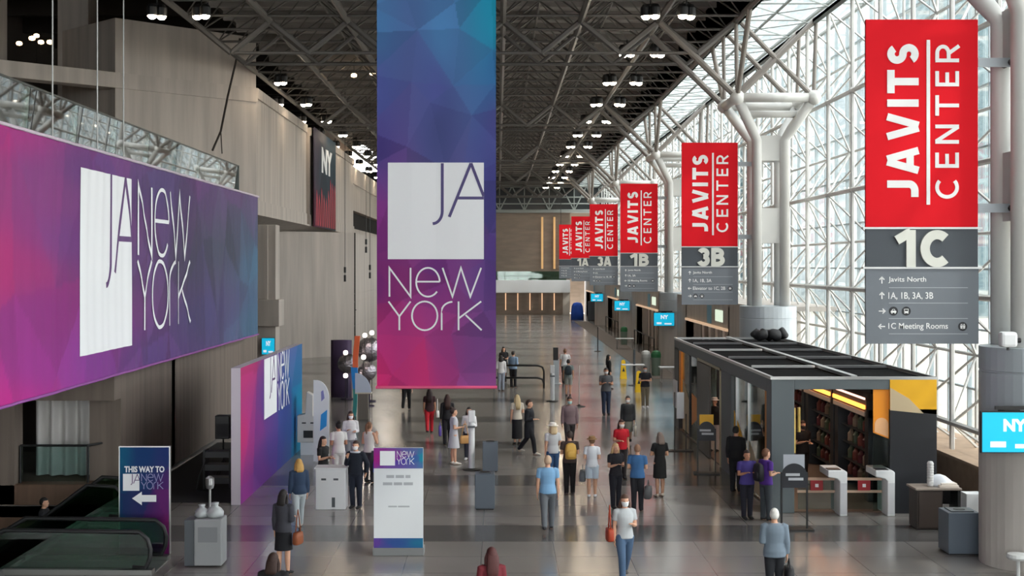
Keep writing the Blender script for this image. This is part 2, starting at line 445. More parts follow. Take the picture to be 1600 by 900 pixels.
# ------------------------------------------------------------------ left side: concrete decks, parapets and walls
def plan(mb, poly, z0, z1):
    mb.prism(poly, lambda a, b, t: Vector((a, b, t)), z0, z1)
mb = MB()
mb.box(-10.4, -9.6, 34.6, 54.2, 0, 8.05)                        # wall under the long banner
mb.box(-12.1, -9.6, 34.0, 34.6, 2.62, 8.05)                     # lintel over the curtain
mb.box(-18, -12.1, 34.0, 34.6, 0, 8.05)
mb.box(-18, -9.6, 40, 40.4, 0, 8.05)
mb.box(-10.4, -9.9, 34.6, 54.2, 4.0, 4.02)
struct(mb.build('wall_left', concrete_dk))
mb = MB(); mb.box(-16, -9.62, 34.0, 40, 0, 0.52); struct(mb.build('trim_platform', wood_br, bevel=.02))
mb = MB()
plan(mb, [(-9.6, 91), (-14.2, 86.4), (-30, 86.4), (-30, 168), (-9.6, 168)], 0, 8.2)
for z in (4.1, 3.55, 1.95):                                     # formwork joints
    plan(mb, [(-9.57, 91), (-14.2, 86.36), (-15, 86.36), (-15, 95), (-9.57, 120)], z, z + 0.035)
struct(mb.build('wall_left_far', concrete))
mb = MB()                                                        # stepped pier at the end of the long banner
mb.box(-12.3, -11.12, 68, 69.2, 0, 8.05); mb.box(-12.4, -10.92, 67.8, 69.4, 2.96, 4.3); mb.box(-12.4, -11.5, 67.9, 68.0, 4.3, 8.05)
struct(mb.build('pillar', concrete, bevel=.03))
mb = MB()                                                        # upper deck slab
plan(mb, [(-9.1, -30), (-9.1, 50.9), (-14.4, 66), (-14.4, 112.7), (-30, 112.7), (-30, -30)], 8.05, 8.62)
mb.prism([(-12.0, 8.52), (-12.0, 8.62), (-14.5, 8.62), (-14.5, 8.05)], lambda a, b, q: Vector((a, q, b)), 67.0, 112.6)
struct(mb.build('trim_mezzanine_slab', concrete))
mb = MB()                                                        # upper storey, faces turned 45 degrees and along the hall
plan(mb, [(-12, 67.4), (-17.45, 61.95), (-21, 65.5), (-15.5, 71)], 8.62, 17.3)
mb.box(-18, -12, 72, 85.0, 8.62, 14.76); mb.box(-18, -12, 86.6, 112.7, 8.62, 14.76); mb.box(-18, -12.9, 85.0, 86.6, 8.62, 14.2)
plan(mb, [(-12.0, 67.4), (-12, 72), (-18, 72), (-14, 67.4)], 8.62, 14.76)
plan(mb, [(-12.05, 112.6), (-17, 107.65), (-20, 110.6), (-15, 115.6)], 14.76, 17.1)
plan(mb, [(-11.9, 67.36), (-25.5, 53.76), (-26.2, 54.46), (-12.6, 68.0)], 14.1, 14.8)
for ya_, yb_ in ((67.4, 84.98), (86.62, 112.8)):
    mb.box(-12.6, -11.9, ya_, yb_, 14.3, 14.8); mb.box(-12.5, -11.93, ya_, yb_, 8.52, 9.25)
mb.box(-20, -12.6, 118, 168, 10.8, 14.65); mb.box(-20, -12.6, 118, 168, 8.2, 9.2)
mb.box(-12.7, -12.5, 118, 168, 13.1, 13.14); mb.box(-12.7, -12.5, 118, 168, 8.2, 9.2)
struct(mb.build('wall_left_upper', concrete))
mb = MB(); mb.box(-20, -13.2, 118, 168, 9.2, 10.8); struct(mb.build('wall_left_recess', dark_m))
mb = MB(); mb.box(-9.62, -9.55, 90.98, 91.12, 0, 8.2); mb.box(-9.62, -9.52, 91.1, 91.5, 3.0, 3.04); struct(mb.build('trim_corner_joint', dark_m))
for i, (x0, x1, y) in enumerate([(-21.4, -19.9, 66.0), (-23.9, -22.2, 60.0)]):
    mb = MB(); mb.box(x0, x1, y, y + 1.5, 8.62, 21.5); struct(mb.build('pillar', concrete, bevel=.04))
mb = MB(); mb.box(-30, -29.8, -30, 168, 0, 21.6); struct(mb.build('wall_left_back', mat('brown_back_wall', (58, 53, 50), 0.9)))
mb = MB(); plan(mb, [(-15, 76), (-30, 61), (-30, 62), (-15, 77)], 8.62, 14); struct(mb.build('wall_lobby', mat('grey_lobby_wall', (120, 120, 124), 0.8)))

mb = MB(); mb.box(-30, 14, -30.3, -30, 0, .8); struct(mb.build('wall_front', concrete))  # unseen hall end behind the camera, added and glazed to shape the light
mb = MB(); mb.box(-30, 14, -30.2, -30.15, .8, 17.4); struct(mb.build('window_3', curtain_glass))
mb = MB()
for k in range(13): mb.box(-30 + k * 3.53, -29.85 + k * 3.53, -30.3, -30, .8, 17.4)
for k in range(5): mb.box(-30, 14, -30.3, -30, 3.2 + k * 3.53, 3.32 + k * 3.53)
struct(mb.build('window_3_mullions', steel_wht))
# ------------------------------------------------------------------ end of the hall
ENDY = 168.0
mb = MB()
mb.box(-30, 8.9, ENDY, ENDY + 0.5, 0, 12.7); mb.box(8.9, 16, ENDY + 4, ENDY + 4.5, 0, 12.7)
for k in range(14): mb.box(-8, 8.9, ENDY - 0.06, ENDY, 4.4 + k * 0.6, 4.42 + k * 0.6)
struct(mb.build('wall_back', mat('bronze_cladding', (128, 114, 100), 0.35, 0.3, var=0.12, scale=0.6, stretch=(1, 1, 4))))
mb = MB(); mb.box(-30, 16, ENDY, ENDY + 0.4, 12.8, 17.6); struct(mb.build('window_2', mat('dark_far_glazing', (22, 30, 32), 0.3)))
mb = MB(); mb.box(-9, 8.75, 164.5, 168, 2.7, 4.25); struct(mb.build('trim_balcony', white_m, bevel=.05))
mb = MB(); mb.box(-9, 8.3, 164.6, 164.66, 4.25, 5.3); struct(mb.build('window_balustrade', green_glass))
mb = MB(); mb.box(7.9, 8.7, 165, 166, 0, 2.7); struct(mb.build('pillar', mat('pale_pier', (200, 192, 182), 0.6)))
t = thing('downlight_streaks', 'row of slim glowing streaks of downlight on the bronze wall under the far white balcony', 'light', (0, 167.7, 0))
for k in range(10):
    x = -6.6 + k * 1.5
    mb = MB(); mb.box(x, x + 0.11, 167.8, 167.95, 0.5, 2.6); mb.build('light_streak', mat('warm_light_streak', (236, 190, 150), 0.5, emit=.4), t)  # thin glowing bars stand for streaks of downlight on the wall
for x in (5.35, 6.85):
    mb = MB(); mb.box(x, x + 0.25, 167.78, 167.93, 5.6, 12.0); o = mb.build('wall_light', mat('gold_light_strip', (206, 164, 110), 0.4, emit=0.2))
    tag(o, 'tall golden light strip on the far bronze wall, %s' % ('the one farther from the red signs' if x < 6 else 'the one nearer the red signs'), 'light', 'gold wall lights')
# far roof truss across the end
mb = MB()
for z in (12.75, 13.6, 14.4, 15.75): mb.tube([(-13, ENDY - 1, z), (12.5, ENDY - 1, z)], 0.16 if z in (12.75, 15.75) else 0.09)
for k in range(-4, 5):
    x = 0.2 + 3.05 * k
    mb.tube([(x, ENDY - 1, 12.75), (x + 1.525, ENDY - 1, 15.75)], .08); mb.tube([(x + 3.05, ENDY - 1, 12.75), (x + 1.525, ENDY - 1, 15.75)], .08); mb.tube([(x, ENDY - 1, 12.75), (x, ENDY - 1, 15.75)], .06)
mb.box(-13, 12.5, ENDY - 1.2, ENDY - .2, 12.5, 12.75)
struct(mb.build('trim_end_truss', mat('pale_grey_truss', (150, 156, 152), 0.5)))

# ------------------------------------------------------------------ roof: dark deck, space frame, glazed edge strip
BAY = 27.43
CHX = [0.2 + 3.05 * k for k in range(-4, 4)]
mb = MB(); mb.box(-12.3, 9.5, -30, 170, 17.4, 17.7)
for k in range(52): mb.box(-12.3, 9.4, 12 + k * 3.05, 12.25 + k * 3.05, 17.0, 17.4)
struct(mb.build('ceiling', deck_m))
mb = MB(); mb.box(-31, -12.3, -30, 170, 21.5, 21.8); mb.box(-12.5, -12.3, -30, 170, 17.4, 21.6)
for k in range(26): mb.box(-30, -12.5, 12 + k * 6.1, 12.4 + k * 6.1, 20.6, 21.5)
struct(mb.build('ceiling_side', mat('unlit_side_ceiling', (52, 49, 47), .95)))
mb = MB()
Z1, Z2 = 15.6, 17.05
for x in CHX: mb.tube([(x, 12, Z1), (x, 168, Z1)], 0.13)
for x in CHX[:-1]: mb.tube([(x + 1.525, 12, Z2), (x + 1.525, 168, Z2)], 0.07)
for k in range(51):
    y = 12.5 + 3.05 * k
    mb.tube([(-12, y, Z1), (9.35, y, Z1)], 0.055, 5)
    if y < 130:
        for x in CHX[:-1]:
            c = (x + 1.525, y + 1.525, Z2)
            for dx in (0, 3.05): mb.tube([(x + dx, y, Z1), c], 0.035, 4, False); mb.tube([(x + dx, y + 3.05, Z1), c], 0.035, 4, False)
for n in range(1, 7):                                            # deeper trusses on the column lines
    for dy, r in ((-1.5, 0.12), (1.5, 0.08)):
        y = BAY * n + dy
        for x in CHX[:-1]:
            mb.tube([(x, y, Z1), (x + 1.525, y, 14.35)], r); mb.tube([(x + 3.05, y, Z1), (x + 1.525, y, 14.35)], r)
        mb.tube([(CHX[0] + 1.525, y, 14.35), (CHX[-2] + 1.525, y, 14.35)], 0.07)
struct(mb.build('trim_roof_space_frame', steel_roof))

WX, MOD = 12.6, 3.53
def wall_frame():
    mb = MB(); zs = [15.75 - MOD * k for k in range(5)]; ys = [13 + MOD * k for k in range(-12, 45)]
    ox = 1.3
    for z in zs: mb.tube([(WX, -30, z), (WX, 168, z)], 0.085)
    for y in ys: mb.tube([(WX, y, 15.75), (WX, y, 0.9)], 0.075)
    for z in zs[:-1] : mb.tube([(WX + ox, -30, z - MOD / 2), (WX + ox, 168, z - MOD / 2)], 0.055)
    for y in ys: mb.tube([(WX + ox, y + MOD / 2, 15.75), (WX + ox, y + MOD / 2, 0.6)], 0.05)
    for z in zs + [zs[-1] - MOD]:
        for y in ys:
            for sy in (-1, 1):
                for sz in (-1, 1):
                    q = (WX + ox, y + sy * MOD / 2, z + sz * MOD / 2)
                    if q[2] > 15.8 or z < 1: continue
                    if q[2] < .3: q = (q[0], y + sy * MOD / 2 * .6, .6)
                    mb.tube([(WX, y, z), q], 0.042, 5, False)
    for z in zs[:-1]:
        for y in ys: mb.ball((WX, y, z), 0.13, 8, 5)
    return mb.build('trim_wall_space_frame', steel_wht)
struct(wall_frame())
mb = MB(); mull = MB()                                           # glass skin and its mullions
mb.box(14.02, 14.05, -30, 168, 0.5, 16.0)
for k in range(-24, 90): y = 12.2 + k * MOD / 2; mull.box(13.97, 14.1, y - .03, y + .03, 0.5, 16)
for k in range(9): z = .6 + k * MOD / 2; mull.box(13.98, 14.09, -30, 168, z - .03, z + .03)
w = struct(mb.build('window_1', curtain_glass)); struct(mull.build('window_1_mullions', mat('pale_blue_mullion', (170, 184, 190), 0.4)))
mb = MB(); mb.box(9.5, 14.05, -30, 168, 16.1, 16.13); struct(mb.build('window_skylight', curtain_glass))
mb = MB()
for x in (9.45, 11.0, 12.6, 14.0): mb.tube([(x, 12, 16.0), (x, 168, 16.0)], 0.09 if x != 11 else .06)
for k in range(45):
    y = 13 + k * MOD
    mb.tube([(9.45, y, 16), (14, y, 16)], .045, 5); mb.tube([(9.45, y, 16), (12.6, y + MOD, 15.9)], .03, 5, False); mb.tube([(12.6, y, 15.9), (9.45, y + MOD, 16)], .03, 5, False); mb.box(9.3, 9.5, -30, 168, 15.5, 17.5); mb.tube([(12.45, 12, 15.6), (12.45, 168, 15.6)], .13)
struct(mb.build('trim_skylight_frame', mat('pale_skylight_steel', (176, 182, 180), 0.5)))
# parapet curb at the foot of the glass and the ground outside
mb = MB(); mb.box(12.4, 14.1, -30, 60, 0, 0.85); mb.box(12.1, 12.5, -30, 60, 0.85, 0.93); struct(mb.build('wall_curb', mat('tan_stone_curb', (176, 150, 126), 0.7, var=.1)))
mb = MB(); mb.box(14.2, 220, -60, 900, -0.4, -0.2); struct(mb.build('ground_outside', mat('pale_street', (205, 198, 186), 0.9, var=.15, scale=.2)))
bm_ = bpy.data.materials.new('glass_tower_face'); bm_.use_nodes = True; nt = bm_.node_tree
br = nt.nodes.new('ShaderNodeTexBrick'); br.offset = 0; br.inputs['Color1'].default_value = lin((104, 124, 130)); br.inputs['Color2'].default_value = lin((84, 110, 118)); br.inputs['Mortar'].default_value = lin((140, 146, 146))
br.inputs['Scale'].default_value = 1; br.inputs['Brick Width'].default_value = 3; br.inputs['Row Height'].default_value = 3.6; br.inputs['Mortar Size'].default_value = .25
tcn = nt.nodes.new('ShaderNodeTexCoord'); mp = nt.nodes.new('ShaderNodeMapping'); mp.inputs['Rotation'].default_value = (PI / 2, 0, PI / 2)
nt.links.new(tcn.outputs['Object'], mp.inputs[0]); nt.links.new(mp.outputs[0], br.inputs['Vector']); nt.links.new(br.outputs[0], nt.nodes['Principled BSDF'].inputs['Base Color'])
nt.nodes['Principled BSDF'].inputs['Roughness'].default_value = .3
for i, (x, y0, y1, h, lb) in enumerate([(48, 160, 262, 62, 'pale glass tower outside, seen through the wall around the largest red sign'), (48, 276, 430, 84, 'taller glass tower outside, seen through the middle of the glass wall'), (48, 446, 760, 96, 'long glass block outside, seen beyond the farthest columns')]):
    t = thing('building', lb, 'building', (x + 15, (y0 + y1) / 2, -.2))
    mb = MB(); mb.box(x, x + 30, y0, y1, -.2, h); mb.build('facade', bm_, t)
    mb = MB(); mb.box(x - .6, x + 30.6, y0 - .6, y1 + .6, h, h + .8); mb.box(x + 8, x + 20, y0 + 10, y1 - 10, h + .8, h + 4); mb.build('roof', mat('pale_roof', (214, 214, 210), .8), t)

# ------------------------------------------------------------------ column clusters with drums and spread heads
CX = 10.9
ORD = ['nearest, beside the 1C sign', 'rising behind the kiosk roof', 'third along the glass wall', 'fourth along the glass wall', 'fifth along the glass wall']
conc_pier = mat('pier_concrete', (188, 182, 176), 0.8, var=.12, scale=1.5, stretch=(2, 2, .2))
for n in range(1, 6):
    y = BAY * n
    t = thing('column', 'white steel column cluster on a round grey drum, ' + ORD[n - 1], 'column', (CX, y, 0), group='columns along the glass wall', kind='structure')
    mb = MB(); mb.lathe((CX, y, 0), [(1.13, 0), (1.13, 2.44)], 40); mb.build('drum_base', conc_pier, t, smooth=False)
    mb = MB(); mb.lathe((CX, y, 0), [(1.135, 2.44), (1.135, 3.86), (1.12, 3.87), (1.12, 3.9), (1.135, 3.91), (1.135, 4.37), (1.05, 4.38)], 40); mb.build('drum_cladding', grey_metal, t)
    for sx in (-1, 1):
        for sy in (-1, 1):
            mb = MB(); p = (CX + sx * .55, y + sy * .55)
            mb.tube([(*p, 4.3), (*p, 11.0), (CX + sx * .8, y + sy * .8, 11.45), (CX + sx * 1.5, y + sy * 1.5, 12.6)], [.2, .2, .21, .2], 14); mb.build('pipe', steel_wht, t, smooth=True)
    for z0, z1 in ((6.9, 8.3), (10.2, 11.2)):
        for sy in (-1, 1):
            mb = MB(); mb.box(CX - .4, CX + .4, y + sy * .55 - .03, y + sy * .55 + .03, z0, z1); mb.build('tie_plate', steel_wht, t)
        for sx in (-1, 1):
            mb = MB(); mb.box(CX + sx * .55 - .03, CX + sx * .55 + .03, y - .4, y + .4, z0, z1); mb.build('tie_plate', steel_wht, t)
    mb = MB(); c4 = [(CX - 1.5, y - 1.5), (CX + 1.5, y - 1.5), (CX + 1.5, y + 1.5), (CX - 1.5, y + 1.5)]
    for i in range(4):
        a, b = c4[i], c4[(i + 1) % 4]; mb.tube([(*a, 12.6), (*b, 12.6)], .19, 12); mb.ball((*a, 12.6), .3, 12, 8)
    mb.tube([(CX - 1.0, y - 1.0, 12.0), (CX + 1.0, y - 1.0, 12.0)], .14, 10)
    mb.build('head_frame', steel_wht, t, smooth=True)
    mb = MB()
    for sy in (-1, 1):
        a = (CX - 1.5, y + 1.5 * sy, 12.6)
        mb.tube([a, (6.3, y + 1.5 * sy, 15.6)], .13, 8); mb.tube([a, (9.35, y + 1.5 * sy, 15.6)], .08, 8); mb.tube([a, (9.35, y + sy * 4.5, 15.6)], .1, 8)
        b = (CX + 1.5, y + 1.5 * sy, 12.6); mb.tube([b, (12.5, y + 1.5 * sy, 15.7)], .08, 8); mb.tube([b, (9.4, y + 1.5 * sy, 15.7)], .1, 8); mb.tube([a, (12.5, y + 1.5 * sy, 15.7)], .1, 8)
    mb.build('roof_brace', mat('brown_grey_brace', (132, 126, 120), .5), t)

# entrance vestibules between the far columns
for n in range(2, 6):
    y0, y1 = BAY * n + 1.25, BAY * (n + 1) - 1.25
    if n == 5: y1 = ENDY
    t = thing('vestibule', 'concrete entrance vestibule under the glass wall, ' + {2: 'first one behind the 3B sign', 3: 'between the third and fourth columns', 4: 'between the fourth and fifth columns', 5: 'last one at the far end of the hall'}[n], 'entrance', (11.6, (y0 + y1) / 2, 0), group='entrance vestibules', kind='structure')
    a, b = y0 + 7, y1 - 4
    mb = MB(); mb.box(10.7, 11.1, y0, a, 0, 4.1); mb.box(10.7, 11.1, b, y1, 0, 4.1); mb.box(10.7, 11.1, a, b, 3.05, 4.1); mb.box(10.7, 14, y0, y1, 4.1, 4.3); mb.build('wall', conc_pier, t)
    mb = MB(); mb.box(10.6, 10.95, a, b, 2.93, 3.05); mb.build('lit_soffit', mat('warm_soffit', (226, 190, 156), .5, emit=.22), t)  # light falling on the soffit is given as its own faint glow
    mb = MB(); mb.box(10.7, 14, a - .3, a, 0, 4.1); mb.box(10.7, 14, b, b + .3, 0, 4.1); mb.build('return_wall', conc_pier, t)
    mb = MB(); mb.box(11.5, 11.56, a, b, 0, 2.95); mb.build('glazing', mat('brown_tinted_glazing', (120, 106, 96), .2), t)
    for k in range(6):
        yy = a + (k + .5) * (b - a) / 6; mb = MB(); mb.box(11.42, 11.5, yy - .14, yy + .14, 0, 2.95); mb.build('door_stile', mat('pale_door_stile', (222, 212, 206), .5), t)
    mb = MB(); mb.box(10.66, 10.7, a + 1.5, a + 3.6, 3.3, 3.85); mb.build('clerestory', mat('pale_green_window_glow', (212, 228, 206), .4, emit=.35), t)  # brightness of the window is put into the panel as its own glow
    mb = MB(); mb.box(10.66, 10.7, a + 5, a + 6.2, 3.1, 4.0); mb.build('notice', mat('light_blue_notice', (110, 170, 196), .5), t)
    mb = MB(); yy0, yy1 = a + .3, b - .5
    mb.tube([(10.45, yy0, 1.1), (10.45, yy1, 1.1)], .04, 8)
    for k in range(5): yy = yy0 + k * (yy1 - yy0) / 4; mb.tube([(10.45, yy, 0), (10.45, yy, 1.1)], .04, 8)
    if n == 5: continue
    r = mb.build('handrail', black_m); tag(r, 'black metal handrail in front of the entrance doors, ' + {2: 'in the bay behind the kiosk', 3: 'in the bay beyond the third column', 4: 'in the bay beyond the fourth column', 5: 'in the last bay'}[n], 'railing', 'entrance handrails')
mb = MB(); mb.box(8.2, 9.7, 72, 146, 0.0, 0.012); tag(mb.build('entrance_carpet', mat('taupe_carpet', (116, 106, 98), .95)), 'long taupe entrance carpet along the far vestibules', 'carpet')

# ------------------------------------------------------------------ ceiling lights
def ceiling_light():
    t = thing('ceiling_light', 'warm round downlight pair hanging under the dark roof frame', 'light', (0, 0, 15.3), group='roof downlights')
    mb = MB()
    for s in (-1, 1): mb.lathe((s * .17, 0, 15.0), [(.19, .0), (.2, .05), (.2, .3), (.12, .42), (.03, .44)], 14)
    mb.tube([(-.17, 0, 15.42), (.17, 0, 15.42)], .03); mb.tube([(0, 0, 15.42), (0, 0, 15.62)], .03); mb.build('housing', black_m, t)
    for s in (-1, 1):
        mb = MB(); mb.lathe((s * .17, 0, 14.97), [(.02, -.1), (.1, -.075), (.155, -.02), (.17, .04)], 14); mb.build('lens', mat('warm_lamp_lens', (255, 234, 204), .5, emit=22.0), t)
    return t
L0 = ceiling_light(); first = True
for row, (x, lab) in enumerate([(5.5, 'in the row nearer the tall banner'), (6.8, 'in the row nearer the glass edge'), (-10.7, 'in the left rows over the concrete decks, inner row'), (-12.3, 'in the left rows over the concrete decks, outer row')]):
    for k in range(13):
        y = 49.0 + 8.95 * k
        if row >= 2 and k == 1 or row == 3 and k == 2: continue
        l = L0 if first else copy_tree(L0, (0, 0, 0)); first = False
        l.location = (x, y, 15.3); l.rotation_euler = (0, 0, 0.5 if row % 2 else -.4); l['label'] = 'warm downlight pair under the roof frame ' + lab.replace('in the left rows over the concrete decks, ', 'over the left decks, ')
        l['group'] = 'roof downlights, ' + lab
for i, (px, py, y) in enumerate([(553, 118, 72), (582, 115, 76), (30, 68, 70), (57, 56, 74), (64, 66, 70), (78, 66, 68), (50, 60, 66)]):
    p = at(px, py, y); mb = MB(); mb.lathe((p.x, p.y, p.z - .1), [(.02, 0), (.13, .03), (.16, .1), (.13, .18), (.02, .22)], 12)
    t = thing('pendant_lamp', 'small glowing pendant lamp ' + ('left of the tall banner under the roof' if i < 2 else 'in the dark lobby at the top left'), 'light', tuple(p), group='small lamps ' + ('by the banner' if i < 2 else 'in the lobby'))
    mb.build('bulb', mat('amber_lamp', (255, 214, 160), .5, emit=4), t); mb = MB(); mb.tube([(p.x, p.y, p.z + .1), (p.x, p.y, 17.0)], .015, 5); mb.build('cord', black_m, t)

# ------------------------------------------------------------------ hanging red signs
def plate(x0, z0, y):            # plane facing the camera: (a,b) metres from the lower left corner, t towards the viewer
    return lambda a, b, t: Vector((x0 + a, y - t, z0 + b))
red = mat('red_banner_fabric', (226, 30, 42), .7, var=.04, scale=.6, spec=.1)
code_m = mat('brushed_sign_letters', (208, 208, 200), .4, .3)
dark_head = mat('charcoal_sign_panel', (64, 70, 78), .45)
dir_m = mat('slate_directory_panel', (112, 118, 126), .45)
letter_m = mat('white_sign_letters', (240, 240, 240), .5)
RED = {1: ('1C', [('u', 'Javits North'), ('u', '1A, 1B, 3A, 3B'), ('r', None), ('l', '1C Meeting Rooms')]),
       2: ('3B', [('u', 'Javits North'), ('u', '1A, 1B, 3A'), ('l', 'Elevator to 1C, 2B'), ('r', None)]),
       3: ('1B', [('u', 'Javits North'), ('u', '1A, 3A'), ('l', '1B Meeting Rooms'), ('r', None)]),
       4: ('3A', [('u', 'Javits North'), ('u', '1A'), ('l', 'Elevator to 1B, 3B'), ('r', None)]),
       5: ('1A', [('u', 'Javits North'), ('l', '1A Meeting Rooms'), ('r', None), ('r', None)]),
       6: (None, [('u', ''), ('u', ''), ('u', ''), ('u', '')])}
SW = {1: 'largest and nearest, reading 1C', 2: 'second largest, reading 3B', 3: 'third along the row, reading 1B', 4: 'fourth along the row, reading 3A', 5: 'fifth along the row, reading 1A', 6: 'last and smallest, mostly hidden behind the others'}
def px_box(x0, y0, x1, y1):      # photo pixels on the nearest sign -> metres from its lower left corner
    k = BAY / F; return ((x0 - 1352) * k, (537 - y1) * k, (x1 - 1352) * k, (537 - y0) * k)
for n in range(1, 7):
    y = BAY * n; k = BAY / F; x0 = 574 * k; z0 = EYE - 122 * k; W = 175 * k
    code, rows = RED[n]
    t = thing('hanging_sign', 'red hanging sign over a grey directory, ' + SW[n], 'sign', (x0 + W / 2, y, z0), group='red hall signs')
    fn = plate(x0, z0, y - .04)
    def panel(name, box, m, th=.08):
        a0, b0, a1, b1 = px_box(*box); mb = MB(); mb.box(x0 + a0, x0 + a1, y - .04, y - .04 + th, z0 + b0, z0 + b1); return mb.build(name, m, t)
    rp = panel('banner_panel', (1352, 31, 1527, 355), red)
    hp = panel('header_panel', (1352, 358, 1527, 417), dark_head); dp = panel('directory_panel', (1352, 420, 1528, 537), dir_m)
    for yy in (356.5, 418.5):
        a0, b0, a1, b1 = px_box(1347, yy - 1.5, 1533, yy + 1.5); mb = MB(); mb.box(x0 + a0, x0 + a1, y - .08, y + .06, z0 + b0, z0 + b1); mb.build('rail', silver, t)
    mb = MB(); put_glyphs(mb, 'JAVITS', fn, px_box(1385, 70, 1434, 308), .235, rot90=True); mb.build('lettering', letter_m, rp)
    mb = MB(); put_glyphs(mb, 'CENTER', fn, px_box(1460, 70, 1497, 313), .155, rot90=True, gap=.3); mb.build('lettering', letter_m, rp)
    a0, b0, a1, b1 = px_box(1446.5, 63, 1452, 320); mb = MB(); mb.box(x0 + a0, x0 + a1, y - .055, y - .04, z0 + b0, z0 + b1); mb.build('divider_line', letter_m, rp)
    if code:
        mb = MB(); put_glyphs(mb, code, fn, px_box(1399, 359.5, 1486, 417.5), .25, depth=.06, gap=.06); mb.build('room_code', code_m, hp)
    ln_m = mat('pale_rule', (176, 180, 186), .5); disc_m = mat('black_icon_disc', (24, 26, 32), .5)
    for i, (ar, s) in enumerate(rows):
        yc = 438 + 24 * i; mb = MB()
        a0, b0, a1, b1 = px_box(1372, yc - 5, 1382, yc + 5); ca, cb, r = (a0 + a1) / 2, (b0 + b1) / 2, (a1 - a0) / 2
        R = {'u': lambda u, v: (ca + u * r, cb + v * r), 'r': lambda u, v: (ca + v * r, cb - u * r), 'l': lambda u, v: (ca - v * r, cb + u * r)}[ar]
        stroke(mb, [R(0, -1), R(0, .9)], .022, fn, .008); stroke(mb, [R(-.75, .2), R(0, 1), R(.75, .2)], .022, fn, .008)
        mb.build('direction_arrow', letter_m, dp)
        def pictogram(cx_, kind, rx=7):
            a0, b0, a1, b1 = px_box(cx_ - rx, yc - 7, cx_ + rx, yc + 7); q = (a0 + a1) / 2, (b0 + b1) / 2; rad = (a1 - a0) / 2
            e = lambda u, v: (q[0] + u * rad, q[1] + v * rad)
            ic = MB(); ic.prism(arc(q[0], q[1], rad, rad, 0, 345, 23), fn, 0, .006); ic = ic.build('pictogram_disc', disc_m, dp)
            mb = MB(); dot = lambda x_, y_, r_: mb.prism([e(x_ + r_ * math.cos(w_), y_ + r_ * math.sin(w_)) for w_ in [j * PI / 4 for j in range(8)]], fn, .006, .012)
            if kind == 'car': mb.prism([e(-.6, -.35), e(.6, -.35), e(.62, .02), e(.4, .1), e(.25, .45), e(-.25, .45), e(-.4, .1), e(-.62, .02)], fn, .006, .012)
            if kind == 'bus': mb.prism([e(-.45, -.45), e(.45, -.45), e(.5, .5), e(-.5, .5)], fn, .006, .012)
            if kind in ('car', 'bus'):
                for sx in (-.35, .35): dot(sx, -.45, .13)
                mb.cur = 1
                if kind == 'bus': mb.prism([e(-.36, .02), e(.36, .02), e(.38, .38), e(-.38, .38)], fn, .012, .014)
                else: mb.prism([e(-.28, .1), e(.28, .1), e(.18, .36), e(-.18, .36)], fn, .012, .014)
            else:
                for sx in (-.32, .32): mb.prism([e(sx - .16, -.5), e(sx + .16, -.5), e(sx + .24, .25), e(sx - .24, .25)], fn, .006, .012); dot(sx, .46, .14)
                mb.prism([e(-.03, -.6), e(.03, -.6), e(.03, .6), e(-.03, .6)], fn, .006, .012)
            mb.build('pictogram', [letter_m, disc_m], ic)
        if s is None:
            pictogram(1395, 'car'); pictogram(1415, 'bus')
        else:
            s2 = s or ('Javits North' if i == 0 else '1A, 1B')
            wpx = {'Javits North': 59, '1A, 1B, 3A, 3B': 70, '1C Meeting Rooms': 93}.get(s2, 4 + 5.4 * len(s2)); mb = MB()
            put_text(mb, s2, fn, px_box(1387, yc - 5.5, 1387 + wpx, yc + (6.5 if ('g' in s2 or ',' in s2) else 4.5)), bold=.007, depth=.008); mb.build('directory_text', letter_m, dp)
            if ar == 'l': pictogram(1503, 'restroom')
        a0, b0, a1, b1 = px_box(1388, yc + 11, 1511, yc + 12); ln = MB(); ln.box(x0 + a0, x0 + a1, y - .048, y - .04, z0 + b0, z0 + b1); ln.build('ruled_line', ln_m, dp)
    if n < 6:
        for z in (7.16, 10.1):
            mb = MB(); mb.box(x0 + W, CX - .5, y - .03, y + .03, z - .09, z + .09); br_ = mb.build('bracket', grey_metal, t)
            mb = MB(); mb.tube([(CX - .55, y - .55, z), (CX - .55, y + .55, z)], .07, 8); mb.build('bracket_clamp', black_m, br_)
    else: mb = MB(); mb.tube([(x0 + .2, y, 11), (x0 + .2, y, 14)], .03); mb.build('hanger', black_m, t)

